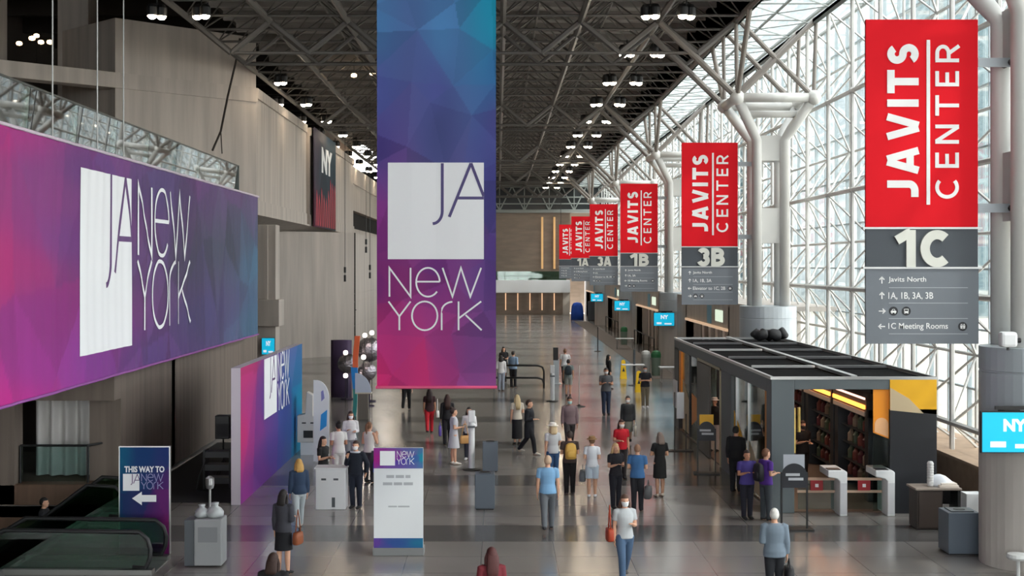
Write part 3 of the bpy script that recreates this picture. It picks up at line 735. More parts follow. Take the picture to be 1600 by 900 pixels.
# ------------------------------------------------------------------ tall centre banner
BY = 35.0; k = BY / F
bx0, bx1 = (589 - VPX) * k, (775 - VPX) * k; bz0, bz1 = EYE - (604 - VPY) * k, EYE + (VPY + 60) * k
bw, bh = bx1 - bx0, bz1 - bz0
def cb(a, b, t): return Vector((bx0 + a, BY - t + .02 * math.sin(b * 1.1 + .5) + .008 * math.sin(a * 5), bz0 + b))
t = thing('hanging_banner', 'tall purple and blue faceted banner hanging in the middle of the hall', 'banner', (bx0 + bw / 2, BY, bz0))
vv = lambda py: (604 - py) / 664.0
sheet = print_sheet('fabric', bw, bh, .03, cb, [(0, vv(-40), (86, 138, 192)), (1, vv(-40), (14, 164, 194)), (0, vv(40), (78, 130, 186)), (.55, vv(40), (84, 140, 198)), (1, vv(30), (30, 154, 188)), (1, vv(110), (50, 110, 165)), (0, vv(130), (86, 98, 174)), (.5, vv(150), (86, 94, 164)), (1, vv(200), (84, 86, 156)),
     (0, vv(230), (78, 66, 140)), (.5, vv(200), (70, 78, 130)), (1, vv(280), (66, 66, 130)), (0, vv(360), (136, 52, 136)), (1, vv(400), (84, 60, 130)), (0, vv(440), (120, 44, 120)), (.5, vv(420), (120, 56, 134)), (0, vv(520), (190, 56, 128)), (.5, vv(520), (164, 64, 136)), (1, vv(520), (112, 72, 138)), (0, vv(600), (226, 48, 120)), (.4, vv(590), (208, 54, 122)), (1, vv(600), (142, 74, 140))], t, 5, .95, .2)
px = lambda x, y: ((x - 589) * k, (604 - y) * k)
sq = MB(); a0, b1 = px(606, 254); a1, b0 = px(756, 405); N_ = 24
sq.add([cb(a0 + (a1 - a0) * i, b0 + (b1 - b0) * j / N_, .004) for j in range(N_ + 1) for i in (0, .25, .5, .75, 1)], [(j * 5 + i, j * 5 + i + 1, j * 5 + i + 6, j * 5 + i + 5) for j in range(N_) for i in range(4)])
so = sq.build('logo_square', print_white, t)
mb = MB(); logo_ja(mb, lambda a, b, tt: cb(a, b, tt + .005), (a0, b0), a1 - a0, .03, .1); mb.build('logo_letters', mat('indigo_print', (78, 68, 122), .6), so)
mb = MB(); o_ = px(607, 463.5); logo_words(mb, lambda a, b, tt: cb(a, b, tt + .002), o_, 147 * k, .018, .1, .357, .306); mb.build('lettering', print_white, t)
mb = MB(); mb.tube([(bx0 - .03, BY, bz0 - .02), (bx1 + .03, BY, bz0 - .02)], .04, 10); mb.build('bottom_rod', mat('pink_hem', (236, 90, 140), .5), t)
mb = MB(); mb.tube([(bx0 - .03, BY, bz1), (bx1 + .03, BY, bz1)], .05, 10)
for x in (bx0 + .1, bx1 - .1): mb.tube([(x, BY, bz1), (x, BY, 15.6)], .012, 5)
mb.build('top_rod', silver, t)

# ------------------------------------------------------------------ long left banner with glass balustrade above
LX = -9.05
yA, yB = 24.0, 51.2
lz0, lz1 = EYE - 9.05 / 3.50, EYE + 9.05 / 3.49
lw, lh = yB - yA, lz1 - lz0
def lb(a, b, tt):
    y = yA + a
    wv = .012 * math.sin(y * 1.9 + .4 * math.sin(b * 1.3)) * (.35 + .65 * (1 - b / lh)) + .008 * math.sin(y * 5.3 + b * .35) + .006 * math.sin(y * 11 + 1.5 * math.sin(b * .8))
    return Vector((LX + tt + wv, y, lz0 + b))
yy = lambda px_: (F * 9.05 / (VPX - px_) - yA) / lw
t = thing('wall_banner', 'long pink to slate wall banner with white square logo hanging below the glass balustrade', 'banner', (LX, (yA + yB) / 2, lz0))
print_sheet('fabric', lw, lh, .09, lb, [(0, .5, (168, 54, 116)), (yy(0), 1, (176, 50, 128)), (yy(0), .5, (170, 50, 114)), (yy(5), 0, (188, 46, 134)), (yy(55), .8, (134, 66, 128)), (yy(60), .3, (146, 56, 132)), (yy(90), .1, (150, 56, 140)), (yy(110), .6, (120, 66, 134)), (yy(140), .1, (128, 64, 142)), (yy(150), .9, (104, 68, 128)), (yy(230), .5, (92, 70, 116)), (yy(240), .9, (84, 70, 116)), (yy(230), .05, (84, 68, 120)), (yy(300), .5, (78, 76, 100)), (yy(320), .2, (80, 74, 116)), (yy(350), .6, (74, 78, 96)), (yy(402), .5, (74, 104, 130)), (yy(400), .05, (76, 106, 134))], t, 11, 1.9, .17, .03, .5)
Sq = 4.1; ya = F * 9.05 / (VPX - 125) - yA; zb = EYE - (557 - VPY) / F * (ya + yA) - lz0
mb = MB(); N_ = 60
mb.add([lb(ya + Sq * i / N_, zb + Sq * j / 20, .012) for j in range(21) for i in range(N_ + 1)], [(j * (N_ + 1) + i, j * (N_ + 1) + i + 1, (j + 1) * (N_ + 1) + i + 1, (j + 1) * (N_ + 1) + i) for j in range(20) for i in range(N_)])
so = mb.build('logo_square', print_white, t)
lf = lambda a, b, tt: lb(a, b, tt + .014)
mb = MB(); logo_ja(mb, lf, (ya, zb), Sq, .032, .08); mb.build('logo_letters', mat('plum_print', (96, 60, 118), .6), so)
mb = MB(); y1 = F * 9.05 / (VPX - 214) - yA; logo_words(mb, lf, (y1, zb + .545 * Sq), 5.9, .017, .08, .325, .30); mb.build('lettering', print_white, t)
mb = MB(); mb.tube([lb(a, lh, .02) for a in np.linspace(0, lw, 60)], .035, 8); mb.build('top_hem', mat('pale_hem', (214, 200, 214), .5), t)
mb = MB(); mb.tube([lb(a, 0, .02) for a in np.linspace(0, lw, 90)], .03, 8); mb.build('bottom_hem', mat('violet_hem', (150, 80, 160), .5), t)
t = thing('balustrade', 'greenish glass balustrade along the deck edge above the long banner', 'railing', (-9.02, 36, 8.62))
for i in range(9):
    y0 = 48.0 - 3.05 * (i + 1); mb = MB(); mb.prism([(-9.26, 8.62), (-9.23, 8.62), (-9.165, 9.5), (-9.195, 9.5)], lambda a, b, q: Vector((a, y0 + .02 + q, b)), 0, 3.01); mb.build('glass_panel', green_glass, t)
mb = MB(); mb.box(-9.22, -9.15, 20.5, 48.0, 9.5, 9.54); mb.box(-9.23, -9.14, 47.94, 48.02, 8.62, 9.54); mb.build('top_rail', mat('dark_rail', (70, 74, 72), .4, .5), t)
for i, px_ in enumerate((82, 152, 193)):
    y = F * 9.0 / (VPX - px_); mb = MB(); mb.tube([(-9.0, y, 8.6), (-9.0, y, 17)], .016, 6)
    tag(mb.build('hanging_cable', mat('steel_cable', (150, 150, 148), .4, .5), None), 'thin steel cable dropping to the top of the long banner, ' + ['farthest left one', 'middle one', 'before the tall concrete block'][i], 'cable', 'banner cables')
p = [at(375, 60, 62.5), at(370, 90, 62.5), at(356, 150, 62.5), at(345, 205, 61.5), at(332, 235, 61)]
mb = MB(); mb.tube(p, .05, 6); mb.tube([p[3], at(347, 240, 61.3)], .025, 6); tag(mb.build('rope', mat('dark_rope', (56, 50, 46), .9)), 'dark rope hanging down the tall concrete block at upper left', 'rope')
for i, (px_, y0, y1, yd) in enumerate([(539, 245, 440, 84), (572, 262, 395, 90), (578, 262, 435, 90)]):
    b = at(px_, y1, yd); a = Vector((b.x, b.y, 17.4)); mb = MB(); mb.tube([a, b], .02, 5)
    t = thing('power_drop', 'black cable with connector hanging by the concrete wall, ' + ['the one nearest the dark poster', 'middle one of three', 'the one nearest the tall banner'][i], 'cable', tuple(b), group='power drops')
    mb.build('cable', black_m, t); mb = MB(); mb.tube([b + Vector((0, 0, .9)), b + Vector((0, 0, .55))], .07, 8); mb.tube([b + Vector((0, 0, .4)), b], .07, 8); mb.build('connector', black_m, t)

# dark poster on the upper concrete face
t = thing('poster', 'dark teal poster with white letters and red skyline streaks on the upper concrete wall', 'poster', (-11.75, 93, 8.4))
pa, pb = 86.7, 98.2
fp = lambda a, b, tt: Vector((-11.72 + tt, pa + a, 8.5 + b))
print_sheet('panel', pb - pa, 6.35, .25, fp, [(0, 1, (70, 64, 80)), (0, 0, (84, 40, 60)), (.5, .5, (44, 60, 72)), (1, 1, (40, 70, 84)), (1, 0, (40, 52, 60))], t, 3, 2.2, .25, .06)
mb = MB(); put_text(mb, 'NY', fp, (3.6, 3.7, 9.2, 5.4), bold=.05, depth=.02); mb.build('lettering', print_white, t)
mb = MB(); rnd = random.Random(4)
for i in range(9):
    u = .8 + i * 1.2; h = rnd.uniform(1.8, 3.4); stroke(mb, [(u, .1), (u + .35, h), (u + .7, h - .5), (u + .8, .1)], .16, fp, .02)
mb.build('skyline_print', mat('red_neon_print', (206, 70, 84), .5), t)

# ------------------------------------------------------------------ curtain alcove
mb = MB(); cur = []
for zz in np.linspace(.56, 4.4, 9):
    cur.append([(x, 35.3 + .10 * math.sin(x * 17) + .05 * math.sin(x * 7.3) * (1 + .1 * zz), zz) for x in np.linspace(-12.0, -9.75, 120)])
n_ = 120; V = [p for r in cur for p in r]; V2 = [(x, y + .02, z) for x, y, z in V]; K = len(V)
Fq = [(j * n_ + i, j * n_ + i + 1, (j + 1) * n_ + i + 1, (j + 1) * n_ + i) for j in range(8) for i in range(n_ - 1)]
mb.add(V + V2, Fq + [tuple(q + K for q in f[::-1]) for f in Fq]); tag(mb.build('curtain', mat('grey_white_drape', (212, 208, 206), .8), smooth=True), 'pleated grey white curtain closing the dark alcove under the long banner', 'curtain')
t = thing('alcove_railing', 'dark glass railing on the platform in front of the pleated curtain', 'railing', (-11, 34.3, .52))
mb = MB(); mb.box(-12.05, -10.4, 34.28, 34.3, .56, 1.45); mb.build('glass_panel', clear_glass, t)
mb = MB(); mb.tube([(-12.05, 34.29, 1.46), (-10.35, 34.29, 1.46), (-9.85, 34.9, 1.5)], .03, 8); mb.tube([(-10.35, 34.29, .52), (-10.35, 34.29, 1.46)], .03, 8); mb.tube([(-12.05, 34.29, .52), (-12.05, 34.29, 1.46)], .03, 8); mb.build('top_rail', black_m, t)

# ------------------------------------------------------------------ screens
def screen(x, y, z, w, h, label, yaw=0.0, mount_to=None):
    t = thing('display_screen', label, 'screen', (x, y, z - h / 2), group='show screens')
    R = Matrix.Rotation(yaw, 3, 'Z'); fn = lambda a, b, tt: Vector((x, y, z)) + R @ Vector((a, -tt, b))
    mb = MB(); mb.prism([(-w / 2, -h / 2), (w / 2, -h / 2), (w / 2, h / 2), (-w / 2, h / 2)], fn, -.08, 0); mb.build('bezel', black_m, t)
    mb = MB(); e = .02; mb.prism([(-w / 2 + e, -h / 2 + e), (w / 2 - e, -h / 2 + e), (w / 2 - e, h / 2 - e), (-w / 2 + e, h / 2 - e)], fn, 0, .006)
    s = mb.build('picture', mat('cyan_screen', (8, 160, 196), .4, emit=.36), t)
    mb = MB(); put_text(mb, 'NY', fn, (-w * .16, h * .02, w * .2, h * .32), bold=.05, depth=.012); mb.prism([(-w * .36, -h * .36), (-w * .12, -h * .36), (-w * .12, -h * .22), (-w * .36, -h * .22)], fn, .006, .01); mb.prism([(.02 * w, -h * .38), (w * .36, -h * .38), (w * .36, -h * .28), (.02 * w, -h * .28)], fn, .006, .01); mb.build('picture_text', mat('white_screen_text', (236, 240, 250), .4, emit=.22), s)
    mb = MB(); mb.prism([(-w * .28, h / 2 + .03), (w * .4, h / 2 + .03), (w * .4, h / 2 + .10), (-w * .28, h / 2 + .10)], fn, -.05, -.01); mb.prism([(-.15, -.1), (.15, -.1), (.15, h / 2 + .03), (-.15, h / 2 + .03)], fn, -.44, -.08)
    if mount_to: mb.prism([(.1, -.1), (.5, -.1), (.5, .1), (.1, .1)], fn, -.6, -.08); mb.build('mount', black_m, t)
    return t
for n, lb_ in ((1, 'large cyan screen on the nearest column drum'), (3, 'cyan screen on the drum of the third column'), (4, 'cyan screen on the drum of the fourth column, middle of the far row'), (5, 'smallest and farthest cyan screen on a column drum')):
    screen(9.9, BAY * n - 1.35, 2.8, 1.24, .80, lb_, -.02, True)
p = at(419, 541, 67.7); screen(p.x, 67.7, p.z, .66, .84, 'small blue screen on the concrete pier beyond the long banner', .1)

# ------------------------------------------------------------------ dark glass kiosk (checkout-free shop) at the right
KX0, KX1, KY0, KY1, KH = 6.62, 10.62, 32.9, 51.0, 3.26
kgrey = mat('kiosk_grey_green', (92, 101, 105), .5); kblk = mat('kiosk_black', (28, 30, 36), .45); kyel = mat('kiosk_yellow', (244, 184, 26), .5); kbei = mat('kiosk_beige', (206, 186, 150), .55); kora = mat('kiosk_orange', (244, 150, 30), .45)
t = thing('kiosk', 'long dark glass walled shop kiosk with black roof and yellow corner panel', 'kiosk', ((KX0 + KX1) / 2, (KY0 + KY1) / 2, 0))
def kp(name, m, *boxes, bevel=0.0):
    mb = MB()
    for b in boxes: mb.box(*b)
    return mb.build(name, m, t, bevel=bevel)
kp('floor_plate', mat('kiosk_brown_floor', (112, 92, 80), .5), (KX0 + .05, KX1, KY0 + .1, KY1, .004, .03))
kp('front_pillar', kgrey, (KX0, KX0 + .56, KY0, KY0 + .6, 0, KH - .02), bevel=.015)
kp('front_beam', kgrey, (KX0 + .56, 9.49, KY0, KY0 + .3, KH - .26, KH - .02), bevel=.01)
kp('side_beam', kgrey, (KX0, KX0 + .25, KY0 + .6, KY1, KH - .36, KH - .02), bevel=.01)
kp('side_pillar', kgrey, (KX0, KX0 + .2, 38.6, 40.3, 0, KH - .36), bevel=.01)
kp('end_pillar', kblk, (KX0, KX0 + .25, KY1 - 1.2, KY1, 0, KH - .3), bevel=.01)
kp('accent_panel', kora, (KX0 + .02, KX0 + .12, KY1 - 1.7, KY1 - 1.2, .9, KH - .36)); kp('push_plate', white_m, (KX0 - .06, KX0 - .01, 50.0, 50.9, .75, 1.75))
kp('accent_strip', mat('kiosk_amber', (196, 132, 52), .5), (KX0 + .02, KX0 + .1, KY0 + .62, KY0 + .9, .1, KH - .36))
for y0, y1 in ((33.85, 36.2), (36.26, 38.55), (45.3, 47.3), (47.36, 49.25)): kp('side_glass', clear_glass, (KX0 + .08, KX0 + .1, y0, y1, .05, KH - .36))
kp('glazing_post', silver, (KX0 + .04, KX0 + .14, 38.0, 38.1, 0, KH - .36), (KX0 + .04, KX0 + .14, 36.2, 36.26, 0, KH - .36)); kp('glazing_post', kblk, (KX0 + .04, KX0 + .14, 47.3, 47.36, 0, KH - .36), (KX0 + .04, KX0 + .14, 45.2, 45.3, 0, KH - .36))
def decal(m, pts):
    mb = MB(); mb.prism(pts, lambda a, b, tt: Vector((KX0 + .075 - tt, a, b)), 0, .006); return mb.build('glass_graphic', m, t)
decal(kyel, [(38.5, .1), (38.5, 1.9), (36.3, .9), (36.3, .1)]); decal(kbei, [(36.2, .1), (36.2, 1.35), (33.9, .3), (33.9, .1)])
decal(kbei, [(49.2, .1), (49.2, 1.9), (47.4, 1.2), (47.4, .1)]); decal(kora, [(46.9, .5), (46.9, 1.6), (45.4, 1.5), (45.4, .9)])
d = kp('door_frame', mat('kiosk_door_frame', (176, 168, 140), .4), (KX0 - .02, KX0 + .1, 40.4, 40.52, 0, 2.95), (KX0 - .02, KX0 + .1, 44.9, 45.02, 0, 2.95), (KX0 - .02, KX0 + .1, 40.4, 45.02, 2.87, 2.95))
mb = MB(); mb.box(KX0 + .05, KX0 + .07, 42.7, 44.9, .05, 2.87); mb.build('door_glass', clear_glass, d)
mb = MB(); mb.box(KX0 - .06, KX0 - .0, 42.2, 44.8, 0.02, 2.85); mb.build('sliding_leaf', mat('kiosk_dark_leaf', (64, 62, 62), .4), d)
# front right: black panel with yellow and beige artwork, orange glass beside it
kp('front_panel', kblk, (9.49, KX1, KY0 - .02, KY0 + .12, 0, 2.52)); kp('right_wall', kblk, (KX1 - .1, KX1, KY0 + .1, KY1, 0, KH - .02)); kp('rear_wall', kblk, (8.2, KX1, KY1 - .1, KY1, 0, KH - .02)); kp('rear_glass', clear_glass, (KX0 + .3, 8.2, KY1 - .06, KY1 - .04, 0, KH - .3))
fk = lambda a, b, tt: Vector((a, KY0 - .02 - tt, b))
mb = MB(); mb.prism([(9.49, 2.52), (KX1, 2.40), (KX1, KH - .02), (9.49, KH - .02)], fk, -.12, .0); mb.build('corner_header', kyel, t)
mb = MB(); mb.prism([(9.49, 2.50), (10.3, 2.42), (9.95, 2.78), (9.49, 3.05)], fk, 0, .01); mb.build('corner_graphic', kbei, t)
mb = MB(); mb.prism([(9.1, 1.95), (9.48, 1.8), (9.48, KH - .26), (9.1, KH - .26)], fk, -.1, -.07); o = mb.build('orange_panel', kora, t)
mb = MB(); mb.prism([(9.13, 1.97), (9.46, 1.84)] + arc(9.3, 2.15, .165, .16, -10, 190, 14), fk, -.07, -.06); mb.build('peach_disc', mat('kiosk_peach', (236, 180, 130), .5), o)
kp('front_glass', clear_glass, (9.1, 9.49, KY0 + .06, KY0 + .08, .05, 1.9))
mb = MB(); mb.tube([(7.28, KY0 + .5, 1.4), (7.28, KY0 + .5, 2.5)], .04, 8); mb.tube([(7.42, KY0 + .6, 1.9), (7.42, KY0 + .6, 2.5)], .04, 8); mb.build('tall_handle', mat('brass_handle', (206, 176, 96), .4, .4), t)
# roof
rb = [(KX0 - .02, KX0 + .06, KY0, KY1, KH - .02, KH + .05), (KX1 - .06, KX1 + .02, KY0, KY1, KH - .02, KH + .05), (8.55, 8.7, KY0, KY1, KH, KH + .08), (KX0, KX1, KY0 - .02, KY0 + .06, KH - .02, KH + .05), (KX0, KX1, KY1 - .06, KY1, KH - .02, KH + .05)]
kp('roof_edge', silver, *rb)
RY = [KY0 + (KY1 - KY0) * i / 5 for i in range(1, 5)]
for i, y in enumerate(RY): kp('roof_bar', silver if i % 2 == 0 else mat('dull_bar', (96, 96, 98), .4, .5), (KX0 + .2, 8.5, y - .07, y + .07, KH, KH + .06)); kp('roof_bar', mat('dull_bar', (96, 96, 98), .4, .5), (8.75, KX1 - .2, y - .07, y + .07, KH, KH + .06))
ys_ = [KY0] + RY + [KY1]
for i in range(5):
    for xa, xb in ((KX0 + .06, 8.55), (8.7, KX1 - .06)): kp('roof_panel', mat('black_roof_netting', (16, 16, 18), .95, spec=.05, var=.3, scale=2), (xa, xb, ys_[i] + .07, ys_[i + 1] - .07, KH - .08, KH - .03))
mb = MB(); rnd = random.Random(2)
pts = [(9.3 + i * .12, 49.6 + .15 * math.sin(i * 1.7), KH + .22 + .05 * math.sin(i * 2.3)) for i in range(11)]
mb.tube(pts, [.1] + [.2 + .03 * math.sin(i * 3) for i in range(1, 10)] + [.1], 12); tag(mb.build('rolled_tarpaulin', mat('black_tarp', (30, 30, 34), .6), smooth=True), 'crumpled roll of black tarpaulin on the rear of the kiosk roof', 'tarpaulin')
for xx in (7.6, 8.7): kp('fill_strip', mat('shop_fill_glow', (255, 226, 196), .5, emit=3), (xx, xx + .1, KY0 + 1.5, KY1 - 1.5, KH - .2, KH - .16))  # unseen glowing strips, added to brighten the kiosk interior
# shelving inside
for i in range(4):
    y0 = 34.3 + i * 3.6; y1 = y0 + 3.4
    s = thing('shelving_unit', 'black shelving unit with glowing orange header inside the kiosk, ' + ['nearest the entrance', 'second from the entrance', 'third from the entrance', 'farthest inside'][i], 'shelf', (9.9, (y0 + y1) / 2, .03), group='kiosk shelving')
    mb = MB(); mb.box(10.4, 10.5, y0, y1, .03, 2.7); mb.build('back_panel', kblk, s)
    for y in (y0, y1 - .35): mb = MB(); mb.box(9.35, 10.4, y, y + .35, .03, 2.35); mb.build('side_panel', kblk, s)
    for z in (.3, .75, 1.2, 1.65): mb = MB(); mb.box(9.45, 10.4, y0 + .35, y1 - .35, z, z + .04); mb.build('shelf', kblk, s)
    h = MB(); h.box(9.3, 9.9, y0, y1, 2.15, 2.6); h = h.build('header', mat('kiosk_header', (52, 42, 38), .5), s)
    mb = MB(); mb.box(9.26, 9.3, y0 + .1, y1 - .1, 2.36, 2.46); mb.build('orange_light', mat('orange_led', (255, 150, 60), .5, emit=1.3), h)
    mb = MB(); mb.box(9.27, 9.3, y0 + .1, y1 - .1, 2.6, 2.65); mb.build('header_strip', mat('pale_pink_header', (255, 190, 170), .5, emit=.8), h)  # glowing strip stands for the pinkish header lettering, not a lamp
    mb = MB(); mb.box(9.27, 9.3, y0 + .1, y1 - .1, 2.18, 2.3); mb.build('price_rail', mat('pale_rail', (176, 160, 150), .5), h)
    for j, z in enumerate((.34, .79, 1.24, 1.69)):
        for q in range(5):
            yq = y0 + .6 + q * .5; mb = MB(); mb.lathe((9.6, yq, z), [(.09, 0), (.1, .02), (.1, .22), (.05, .28), (.04, .33)], 10)
            tag(mb.build('packaged_drink', mat('drink_%d' % ((i + j + q) % 4), [(104, 52, 46), (66, 76, 60), (120, 102, 86), (84, 36, 42)][(i + j + q) % 4], .4), None), ['red brown', 'green', 'tan', 'dark red'][(i + j + q) % 4] + ' packaged drink on the black shelves inside the kiosk', 'drink', 'drinks in the kiosk, ' + ['red brown', 'green', 'tan', 'dark red'][(i + j + q) % 4])
# entrance gates
for i, (x, lb_) in enumerate([(8.02, 'white entrance gate post in the middle of the kiosk opening'), (9.16, 'white entrance gate post beside the black kiosk panel')]):
    g = thing('entry_gate', lb_, 'gate', (x, 32.6, 0), group='kiosk gates')
    mb = MB(); mb.prism([(x + .16, 0), (x + .34, 0), (x + .34, 1.05), (x + .28, 1.1), (x - .12, 1.1), (x - .12, .94), (x + .1, .9), (x + .16, .84)], lambda a, b, tt: Vector((a, 32.5 + tt, b)), 0, .9); mb.build('housing', white_m, g, bevel=.02)
    mb = MB(); mb.box(x + .17, x + .33, 32.49, 32.5, .05, .8); mb.build('front_plate', mat('pale_grey_plate', (206, 208, 212), .5), g)
    mb = MB(); mb.box(x - .1, x + .2, 32.55, 32.85, 1.1, 1.115); mb.build('reader', kblk, g)
    a, b = (7.25, x + .14) if i == 0 else (8.4, x + .14)
    mb = MB()
    for z in (.5, .8): mb.box(a, b, 32.9, 32.95, z, z + .06)
    mb.build('barrier_bar', mat('tan_wood_bar', (190, 162, 140), .5), g); mb = MB(); mb.box(a + .02, b - .02, 32.92, 32.93, .1, .8); mb.build('barrier_glass', clear_glass, g)
    mb = MB(); mb.box((a + b) / 2 - .14, (a + b) / 2 + .16, 32.87, 32.9, .56, .8); q = mb.build('red_notice', mat('red_notice', (160, 36, 44), .5), g)
    mb = MB(); mb.box((a + b) / 2 - .03, (a + b) / 2 + .05, 32.865, 32.87, .64, .72); mb.build('notice_mark', white_m, q)

# ------------------------------------------------------------------ easel signs beside the kiosk
def easel(x, y, label, head, wd, yaw=0.0):
    s = thing('sign_stand', label, 'sign', (x, y, 0), yaw, group='black sign stands')
    mb = MB()
    for sx in (-1, 1): mb.box(sx * wd / 2 - .02, sx * wd / 2 + .02, -.02, .02, .03, 1.3)
    mb.build('leg', black_m, s, local=True); mb = MB(); mb.box(-wd / 2 - .12, wd / 2 + .12, -.22, .22, 0, .03); mb.build('base', black_m, s, local=True)
    mb = MB(); pr = lambda a, b, tt: Vector((a, -tt, b))
    mb.prism([(-wd / 2, .95), (wd / 2, .95), (wd / 2, 1.2)] + arc(0, 1.2, wd / 2, .3, 10, 170, 16) + [(-wd / 2, 1.2)], pr, -.02, .03); p = mb.build('panel', mat('midnight_panel', (26, 28, 38), .5), s, local=True)
    mb = MB()
    for r, (a, b) in enumerate(((-.2, .12), (-.14, .2))): mb.prism([(a, 1.22 - r * .1), (b, 1.22 - r * .1), (b, 1.28 - r * .1), (a, 1.28 - r * .1)], pr, .03, .036)
    mb.build('print_lines', mat('pale_print', (196, 198, 204), .5), p, local=True)
    if head is not None: mb = MB(); mb.box(-wd / 2 + .05, wd / 2 - .05, .02, .04, 1.2, 1.7); mb.build('head_card', head, s, local=True)
easel((1104 - VPX) / F * 39.2, 39.2, 'black arched sign stand with a yellow card beside the kiosk door', kyel, .5, -.1)
easel((1241 - VPX) / F * 30.9, 30.9, 'black arched sign stand with a pale grey card in front of the kiosk opening', mat('pale_grey_card', (190, 196, 206), .5), .58)
mb = MB(); x = (1063 - VPX) / F * 44.0
s = thing('sign_stand', 'narrow black sign stand with a white panel at the far end of the kiosk side', 'sign', (x - .05, 44.0, 0))
mb.box(x - .12, x + .12, 43.97, 44.0, 1.05, 1.9); mb.build('panel', white_m, s); mb = MB(); mb.box(x - .2, x - .17, 43.99, 44.02, 0.02, 1.9); mb.box(x + .17, x + .2, 43.99, 44.02, .02, 1.2); mb.build('leg', black_m, s); mb = MB(); mb.box(x - .4, x + .4, 43.8, 44.2, 0, .025); mb.build('base', black_m, s)

# ------------------------------------------------------------------ bins, table at the right
slate = mat('slate_bin', (92, 102, 114), .4); slate_d = mat('slate_bin_side', (74, 80, 86), .4)
def bin_(px0, px1, pf, h, label, grp=None):
    y = floor_y(pf); x0, x1 = (px0 - VPX) / F * y, (px1 - VPX) / F * y; w = x1 - x0
    b = thing('waste_bin', label, 'bin', ((x0 + x1) / 2, y + w / 2, 0), group=grp)
    mb = MB(); mb.box(x0, x1, y, y + w, .03, h); mb.build('body', slate, b, bevel=.015); mb = MB(); mb.box(x0 + .03, x1 - .03, y + .03, y + w - .03, 0, .03); mb.build('plinth', black_m, b)
    mb = MB(); mb.box(x0 + .1, x1 - .1, y + .1, y + w - .1, h, h + .02); mb.build('lid', slate_d, b); mb = MB(); mb.lathe(((x0 + x1) / 2, y + w / 2, h + .02), [(.12, 0), (.12, .008)], 20); mb.build('opening', black_m, b)
bin_(1482, 1532, 868, .88, 'slate grey square bin beside the concrete drum at lower right')
bin_(742, 773, 797, .88, 'slate grey square bin below the tall banner, the nearer of the two', None)
bin_(754, 778, 738, .86, 'slate grey square bin below the tall banner, the farther of the two', None)
y = 30.8; x0, x1 = (1434 - VPX) / F * y, (1502 - VPX) / F * y
tb = thing('service_table', 'small dark service table loaded with white things beside the black kiosk panel', 'table', ((x0 + x1) / 2, y + .3, 0))
mb = MB(); mb.box(x0 - .05, x1 + .02, y, y + .7, .9, .95); mb.build('top', mat('stone_top', (150, 138, 128), .4), tb, bevel=.01)
mb = MB(); mb.box(x0, x0 + .58, y + .05, y + .65, 0.02, .9); c = mb.build('cabinet', mat('espresso_wood', (52, 42, 38), .5), tb)
mb = MB(); mb.box(x0 + .04, x0 + .54, y + .03, y + .05, .06, .86); c2 = mb.build('cabinet_door', mat('espresso_door', (60, 50, 45), .45), c)
mb = MB(); mb.box(x1 - .06, x1, y + .05, y + .65, 0, .9); mb.box(x0 + .58, x1, y + .55, y + .6, .5, .9); mb.build('side_panel', black_m, tb)
p = at(1455, 746, y + .3); mb = MB(); mb.lathe((p.x - .02, p.y, .95), [(.06, 0)] + [q for i in range(9) for q in ((.075, .06 * i + .02), (.075, .06 * i + .05), (.068, .06 * i + .06))] + [(.05, .57)], 16); tag(mb.build('cup_stack', mat('white_cups', (214, 214, 214), .5), smooth=False), 'tall stack of white cups on the service table', 'cups')
mb = MB(); mb.stack([(x0 + .66, y + .4, .952, .28, .2), (x0 + .66, y + .4, 1.0, .3, .2), (x0 + .64, y + .4, 1.09, .22, .17), (x0 + .6, y + .4, 1.17, .16, .12), (x0 + .6, y + .4, 1.21, .05, .04)], 18); tag(mb.build('linen_bundle', mat('white_linen', (226, 230, 238), .8), smooth=True, remesh=0), 'bundle of white linen heaped on the service table', 'linen')
mb = MB(); mb.box(x1 - .45, x1 - .02, y + .1, y + .5, .952, 1.0); mb.box(x1 - .4, x1 - .05, y + .12, y + .45, 1.0, 1.04); tag(mb.build('paper_stack', mat('cream_paper', (226, 216, 206), .7)), 'stack of pale papers on the right edge of the service table', 'papers')
p = (x0 + .75, y + .2); mb = MB(); mb.stack([(p[0], p[1] - .05, .0, .14, .12), (p[0], p[1] - .05, .2, .17, .14), (p[0], p[1] - .05, .4, .15, .12), (p[0] + .02, p[1] - .05, .48, .04, .04)], 14); tag(mb.build('waste_sack', mat('clear_sack', (190, 180, 172), .4), smooth=True), 'filled pale sack under the service table', 'sack')
x = (1519 - VPX) / F * 31.6; mb = MB(); mb.box(x - .2, x + .2, 31.4, 31.8, .0, .72); mb.box(x - .18, x + .18, 31.39, 31.4, .05, .3); tag(mb.build('storage_box', white_m, bevel=.02), 'white storage box between the service table and the concrete drum', 'box')
p = at(1578, 531, 26.2); sp = thing('wall_speaker', 'small white loudspeaker standing on the ledge of the nearest column drum', 'speaker', (p.x, p.y, 4.38))
mb = MB(); mb.box(p.x - .16, p.x + .16, p.y - .02, p.y + .24, 4.42, 4.72); mb.build('case', white_m, sp, bevel=.06); mb = MB(); mb.tube([(p.x, p.y + .1, 4.36), (p.x, p.y + .1, 4.45)], .03, 8); mb.tube([(p.x + .16, p.y + .1, 4.55), (p.x + .24, p.y + .1, 4.55)], .05, 8); mb.build('swivel', black_m, sp)
mb = MB(); x = (1590 - VPX) / F * 26.0; mb.lathe((10.05, 26.25, .33), [(.02, 0), (.2, .0), (.22, .04), (.2, .1), (.05, .12)], 18); mb.tube([(10.05, 26.25, 0), (10.05, 26.25, .35)], .04, 8); tag(mb.build('pedestal_ashtray', mat('pale_plastic', (206, 208, 208), .5), smooth=False), 'low pale round pedestal at the foot of the nearest concrete drum', 'stand')

